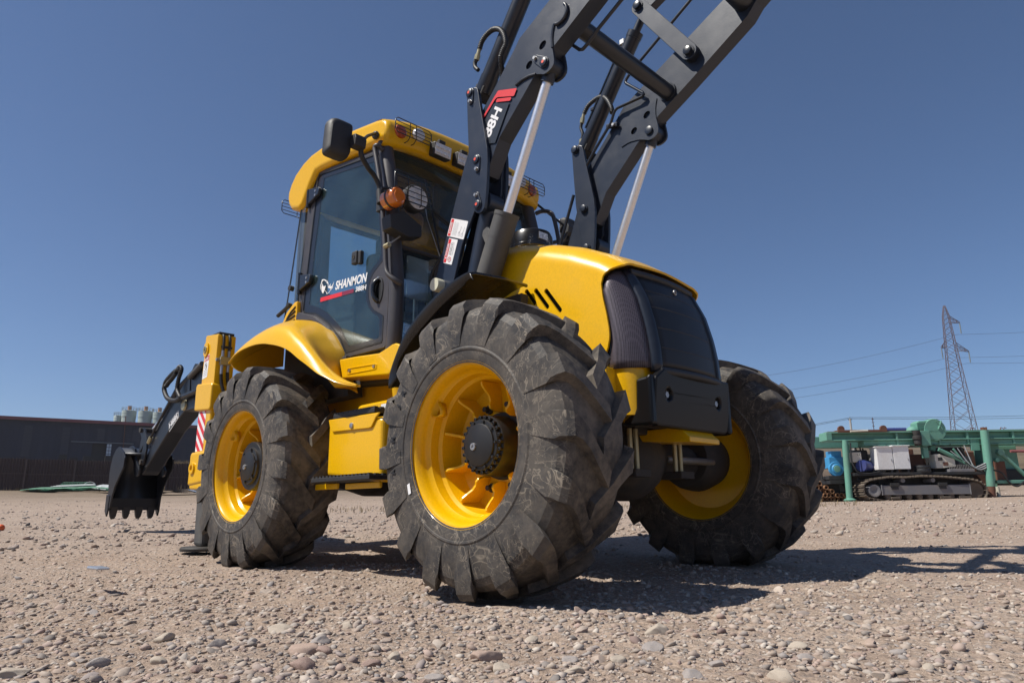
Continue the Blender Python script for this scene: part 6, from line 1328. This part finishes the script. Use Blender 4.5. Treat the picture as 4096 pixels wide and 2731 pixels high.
# crawler
def crawler(y0, y1):
    TR = [(9.62, .72), (9.63, .90), (9.70, .98), (9.84, 1.05), (10.1, 1.09), (10.43, 1.125), (10.8, 1.11), (11.22, 1.135), (11.6, 1.125), (11.89, 1.11), (12.2, 1.08), (12.63, 1.03), (12.85, .96), (12.97, .85), (13.0, .72), (12.96, .60), (12.85, .50), (12.6, .465), (11.5, .475), (10.3, .50), (9.95, .545), (9.72, .60)]
    P = smoothpath([(x, 0, z) for x, z in TR+[TR[0]]], 10); L_ = [0]
    for a, b in zip(P, P[1:]): L_.append(L_[-1]+(b-a).length)
    tr = rb('crawler_frame', 10.13, 12.56, .65, .91, y0+.02, y1-.1, 'riggrey')
    rb('frame_end', 12.545, 12.57, .64, .92, y0, y1-.1, 'riggrey', tr); rb('frame_end', 10.11, 10.14, .64, .92, y0, y1-.1, 'riggrey', tr)
    for x in (10.36, 11.68): rb('frame_step', x, x+.25, .88, .97, y0-.02, y0+.3, 'rigdark', tr); rb('frame_notch', x+.03, x+.22, .80, .88, y0-.002, y0+.02, 'ink', tr, 0)
    lathe('idler', [(y0+.06, 0), (y0+.0, .12), (y0, .165), (y0+.03, .175), (y1-.1, .175)], 14, (9.92, 0, .77), 'riggrey', tr)
    lathe('sprocket', [(y0+.08, 0), (y0+.05, .20), (y0+.08, .24), (y1-.1, .24)], 22, (12.72, 0, .76), 'mudsteel', tr)
    for x in np.arange(10.3, 12.5, .29): lathe('track_roller', [(y0+.04, 0), (y0+.04, .06), (y0+.07, .085), (y1-.1, .085)], 14, (float(x), 0, .60), 'mudsteel', tr)
    for x in (10.75, 11.58): lathe('carrier_roller', [(y0+.04, 0), (y0+.04, .06), (y1-.1, .06)], 14, (x, 0, 1.04), 'riggrey', tr)
    for x0, x1 in ((10.35, 10.6), (11.7, 12.0), (12.22, 12.55)): rb('track_guard', x0, x1, .535, .60, y0+.01, y0+.05, 'mudsteel', tr)
    n = 64; first = None
    for k in range(n):
        s_ = L_[-1]*k/n; i = min(np.searchsorted(L_, s_), len(P)-1); i = max(i, 1); t = (P[i]-P[i-1]).normalized(); p = P[i]
        if first is None:
            bm = bmesh.new(); add_box(bm, -.052, .052, y0-.02, y1, -.012, .014); add_box(bm, .025, .045, y0-.025, y1, .012, .045); first = fin('track_shoe', bm, 'mudsteel', tr); q = first
        else: q = first.copy(); COL.objects.link(q)
        q.matrix_local = Matrix.Translation(p)@Matrix.Rotation(-math.atan2(t.z, t.x), 4, 'Y')
crawler(-.30, .25); crawler(1.3, 1.85)
rb('under_frame', 10.3, 12.6, .8, 1.05, .2, 1.4, 'rigdark')
# blue generator on its stand
GN = frame_obj('generator', 'bright blue generator standing on a black block beside the drilling rig', 'generator', 20.3)
gb = rb('generator_body', 9.02, 9.46, 1.42, 1.74, 0, .5, 'blue', GN, .02)
lathe('generator_flange', [(-.06, 0), (-.06, .12), (-.03, .14), (-.03, .20), (.0, .21), (.05, .21)], 28, (9.20, 0, 1.40), 'blue', GN, 'y'); lathe('generator_end', [(-.075, 0), (-.07, .09), (-.05, .10)], 24, (9.20, 0, 1.40), 'teal', GN, 'y')
rb('terminal_box', 9.12, 9.42, 1.74, 1.91, .05, .4, 'blue', GN, .01); tube('generator_arm', [(8.92, .2, 1.45), (8.86, .2, 1.40), (8.86, .2, 1.15), (8.95, .2, 1.12)], .022, 'rigdark', GN, 8)
rb('stand', 8.94, 9.42, 1.10, 1.21, -.05, .6, 'rigdark', GN); rb('stand_block', 8.96, 9.36, .98, 1.09, -.05, .6, 'rigdark', GN); rb('stand_base', 9.0, 9.4, .5, .98, .35, .6, 'rigdark', GN)
# pipe pile
n = 0; first = None; PF = frame_obj('tmp', '', '', 20.45); mw = Matrix.Translation(PF.location)@Matrix.Rotation(PF.rotation_euler.z, 4, 'Z'); bpy.data.objects.remove(PF)
for row, cnt, u0 in ((0, 9, 8.62), (1, 8, 8.66), (2, 5, 8.58), (3, 3, 8.60), (4, 2, 8.64)):
    for k in range(cnt):
        if row == 0 and k == 8: continue
        if first is None:
            bm = bmesh.new(); add_lathe(bm, [(.0, .045), (-.01, .048), (-.01, .060), (.0, .062), (2.2, .062)], 18, (0, 0, 0), 'y'); add_lathe(bm, [(0, .045), (2.0, .045)], 18); first = fin('steel_pipe', bm, 'pipe', None, 40); q = first
        else: q = first.copy(); COL.objects.link(q)
        q.matrix_world = mw@Matrix.Translation((u0+.118*k+(.06 if row % 2 else 0)+random.uniform(-.008, .008), random.uniform(-.08, .08), .56+.110*row))
        tag(q, 'rusty brown steel pipe in the pile under the blue generator', 'pipe', 'rusty pipes stacked beside the drilling rig')
# soil heaps behind the rig
def heap(nm, u, dist, rx, ry, h, label, seed):
    r_ = np.random.default_rng(seed); p = CAM+FH*dist+RH*u; z = float(gz(p.x, p.y, False))
    rows = []
    for i in range(10):
        k = i/9; rows.append([(p.x+(RH.x*rx*math.cos(a)+FH.x*ry*math.sin(a))*k*(1+.15*math.sin(3*a+seed)), p.y+(RH.y*rx*math.cos(a)+FH.y*ry*math.sin(a))*k*(1+.15*math.sin(3*a+seed)), z-.05+h*(1-k*k)**1.2+r_.uniform(-.06, .06)*h*(1-k)) for a in np.linspace(0, 2*math.pi, 29)])
    o = grid(nm, rows, 'soil', None, smooth=80); struct(o); return o
heap('soil_heap', 12.6, 30, 1.6, 1.4, 1.1, '', 1); heap('soil_heap', 16.5, 27, 2.4, 1.2, .25, '', 2); heap('soil_heap', 15.2, 36, 5, 2, 1.3, '', 3)
# scrub seen under the machine and on the slope
tufts('dry_grass', 900, lambda r_: (CAM.x+17*math.cos(a := r_.uniform(1.9, 2.75))*(k := r_.uniform(.95, 1.25)), CAM.y+17*math.sin(a)*k), .04, .13, 21, .008)
# ---- pylon and power lines
PY = frame_obj('pylon', 'tall steel lattice pylon rising behind the green drilling rig', 'pylon', 200, u=128.25)
def lerp(a, b, t): return a+(b-a)*t
LV = [(12.0, 3.35), (20.8, 2.72), (44.6, 1.30), (54.3, .78), (57.6, .18)]
def hw(z): return float(np.interp(z, [a for a, _ in LV], [b for _, b in LV]))
for sx in (-1, 1):
    for sy in (-1, 1): tube('pylon_leg', [(sx*hw(z), sy*hw(z), z) for z, _ in LV], .10, 'lattice', PY, 4)
bm = bmesh.new(); z = 13.0
while z < 57:
    h = max(1.0, hw(z)*1.55); z2 = min(z+h, 57.4); a, b = hw(z), hw(z2)
    for s_ in (-1, 1):
        add_tube(bm, [(-a, s_*a, z), (b, s_*b, z2)], .055, 4); add_tube(bm, [(a, s_*a, z), (-b, s_*b, z2)], .055, 4)
        add_tube(bm, [(s_*a, -a, z), (s_*b, b, z2)], .055, 4); add_tube(bm, [(s_*a, a, z), (s_*b, -b, z2)], .055, 4)
    z = z2
o = fin('lattice_braces', bm, 'lattice', PY); o['kind'] = 'stuff'
def arm(x1, z0, z1, w0, name):
    bm = bmesh.new(); s_ = math.copysign(1, x1)
    for y in (-w0, w0):
        add_tube(bm, [(s_*w0*.8, y, z0), (x1, 0, z1)], .09, 4); add_tube(bm, [(s_*w0*.8, y, z0+1.9), (x1, 0, z1+.2)], .09, 4)
        for t in (.25, .5, .75): add_tube(bm, [(lerp(s_*w0*.8, x1, t), y*(1-t), lerp(z0, z1, t)), (lerp(s_*w0*.8, x1, t-.12), y*(1-t), lerp(z0+1.9, z1+.2, t-.12))], .06, 4)
    o = fin(name, bm, 'lattice', PY); o['kind'] = 'stuff'
arm(3.3, 52.3, 52.0, .9, 'cross_arm'); arm(4.4, 44.2, 43.2, 1.35, 'cross_arm'); arm(-2.5, 45.0, 45.0, 1.35, 'cross_arm')
for x, z, z2 in ((3.2, 51.9, 48.8), (4.3, 43.1, 40.1), (-2.4, 44.8, 41.9)): tube('insulator', [(x, 0, z), (x, 0, z2)], .16, 'insul', PY, 6)
PY.rotation_euler.z += R(-20)
PY.rotation_euler.y = 0
for k, (zl, xm, zm, zr, xe, lab) in enumerate(((39.36, 130.7, 48.75, 49.6, 155, 'highest power line crossing the sky to the pylon'), (34.15, 127.2, 41.84, 42.3, 155, 'middle power line crossing the sky to the pylon'), (31.81, 132.0, 40.10, 40.2, 155, 'lowest power line crossing the sky to the pylon'))):
    o = frame_obj('power_line', lab, 'power line', 200, 'power lines at the pylon'); pts = []
    for t in np.linspace(0, 1, 20): pts.append((lerp(83.3-44, xm, t), lerp(0, 0, t), lerp(zl-(zm-zl)*.62, zm, t)-2.2*math.sin(math.pi*t)))
    for t in np.linspace(0, 1, 8)[1:]: pts.append((lerp(xm, 170, t), 0, lerp(zm, zr+.6, t)-.3*math.sin(math.pi*t)))
    tube('wire', pts, .034, 'wire', o, 4)
for k, (u, lab) in enumerate(((43.3, 'pale concrete utility pole rising behind the left end of the drilling rig'), (46.2, 'thin distant lattice pole right of the concrete utility pole'))):
    o = frame_obj('utility_pole', lab, 'pole', 90, 'utility poles behind the drilling rig')
    if k == 0:
        tube('pole_shaft', [(u, 0, 4), (u, 0, 11.2)], .13, 'concrete', o, 8); tube('pole_arm', [(u-.25, 0, 11.1), (u+.25, 0, 11.1)], .05, 'lattice', o, 6); tube('pole_insulator', [(u, 0, 11.2), (u, 0, 11.45)], .05, 'insul', o, 6)
    else:
        tube('pole_shaft', [(u, 0, 4), (u, 0, 11.3)], .05, 'lattice', o, 6)
        for z in (10.2, 10.7, 11.1): tube('pole_arm', [(u-.16, 0, z), (u+.16, 0, z)], .035, 'lattice', o, 6)
for k, (a, b, c) in enumerate(((10.68, 11.36, 11.5), (10.5, 11.21, 11.1))):
    o = frame_obj('service_wire', ['upper of the two thin wires at the concrete pole', 'lower of the two thin wires at the concrete pole'][k], 'wire', 90, 'thin wires at the concrete pole')
    tube('wire', [(lerp(20, 43.35, t), 0, lerp(a-1.9, b, t)-.5*math.sin(math.pi*t)) for t in np.linspace(0, 1, 10)]+[(lerp(43.35, 80, t), 0, lerp(b, c+.2, t)-.25*math.sin(math.pi*t)) for t in np.linspace(0, 1, 10)[1:]], .022, 'wire', o, 4)

# ---- thin dusty air over the yard and the far fields
hz = bpy.data.materials.new('dusty_air'); hz.use_nodes = True; hn = hz.node_tree; hn.nodes.clear()
ho = hn.nodes.new('ShaderNodeOutputMaterial'); hv = hn.nodes.new('ShaderNodeVolumePrincipled'); hn.links.new(hv.outputs[0], ho.inputs['Volume'])
hv.inputs['Color'].default_value = (.80, .76, .80, 1); hv.inputs['Density'].default_value = .00042; hv.inputs['Anisotropy'].default_value = .3
bm = bmesh.new(); add_box(bm, CAM.x-615, CAM.x+615, CAM.y-615, CAM.y+615, -1.2, 68); o = fin('haze', bm, hz); o['kind'] = 'stuff'
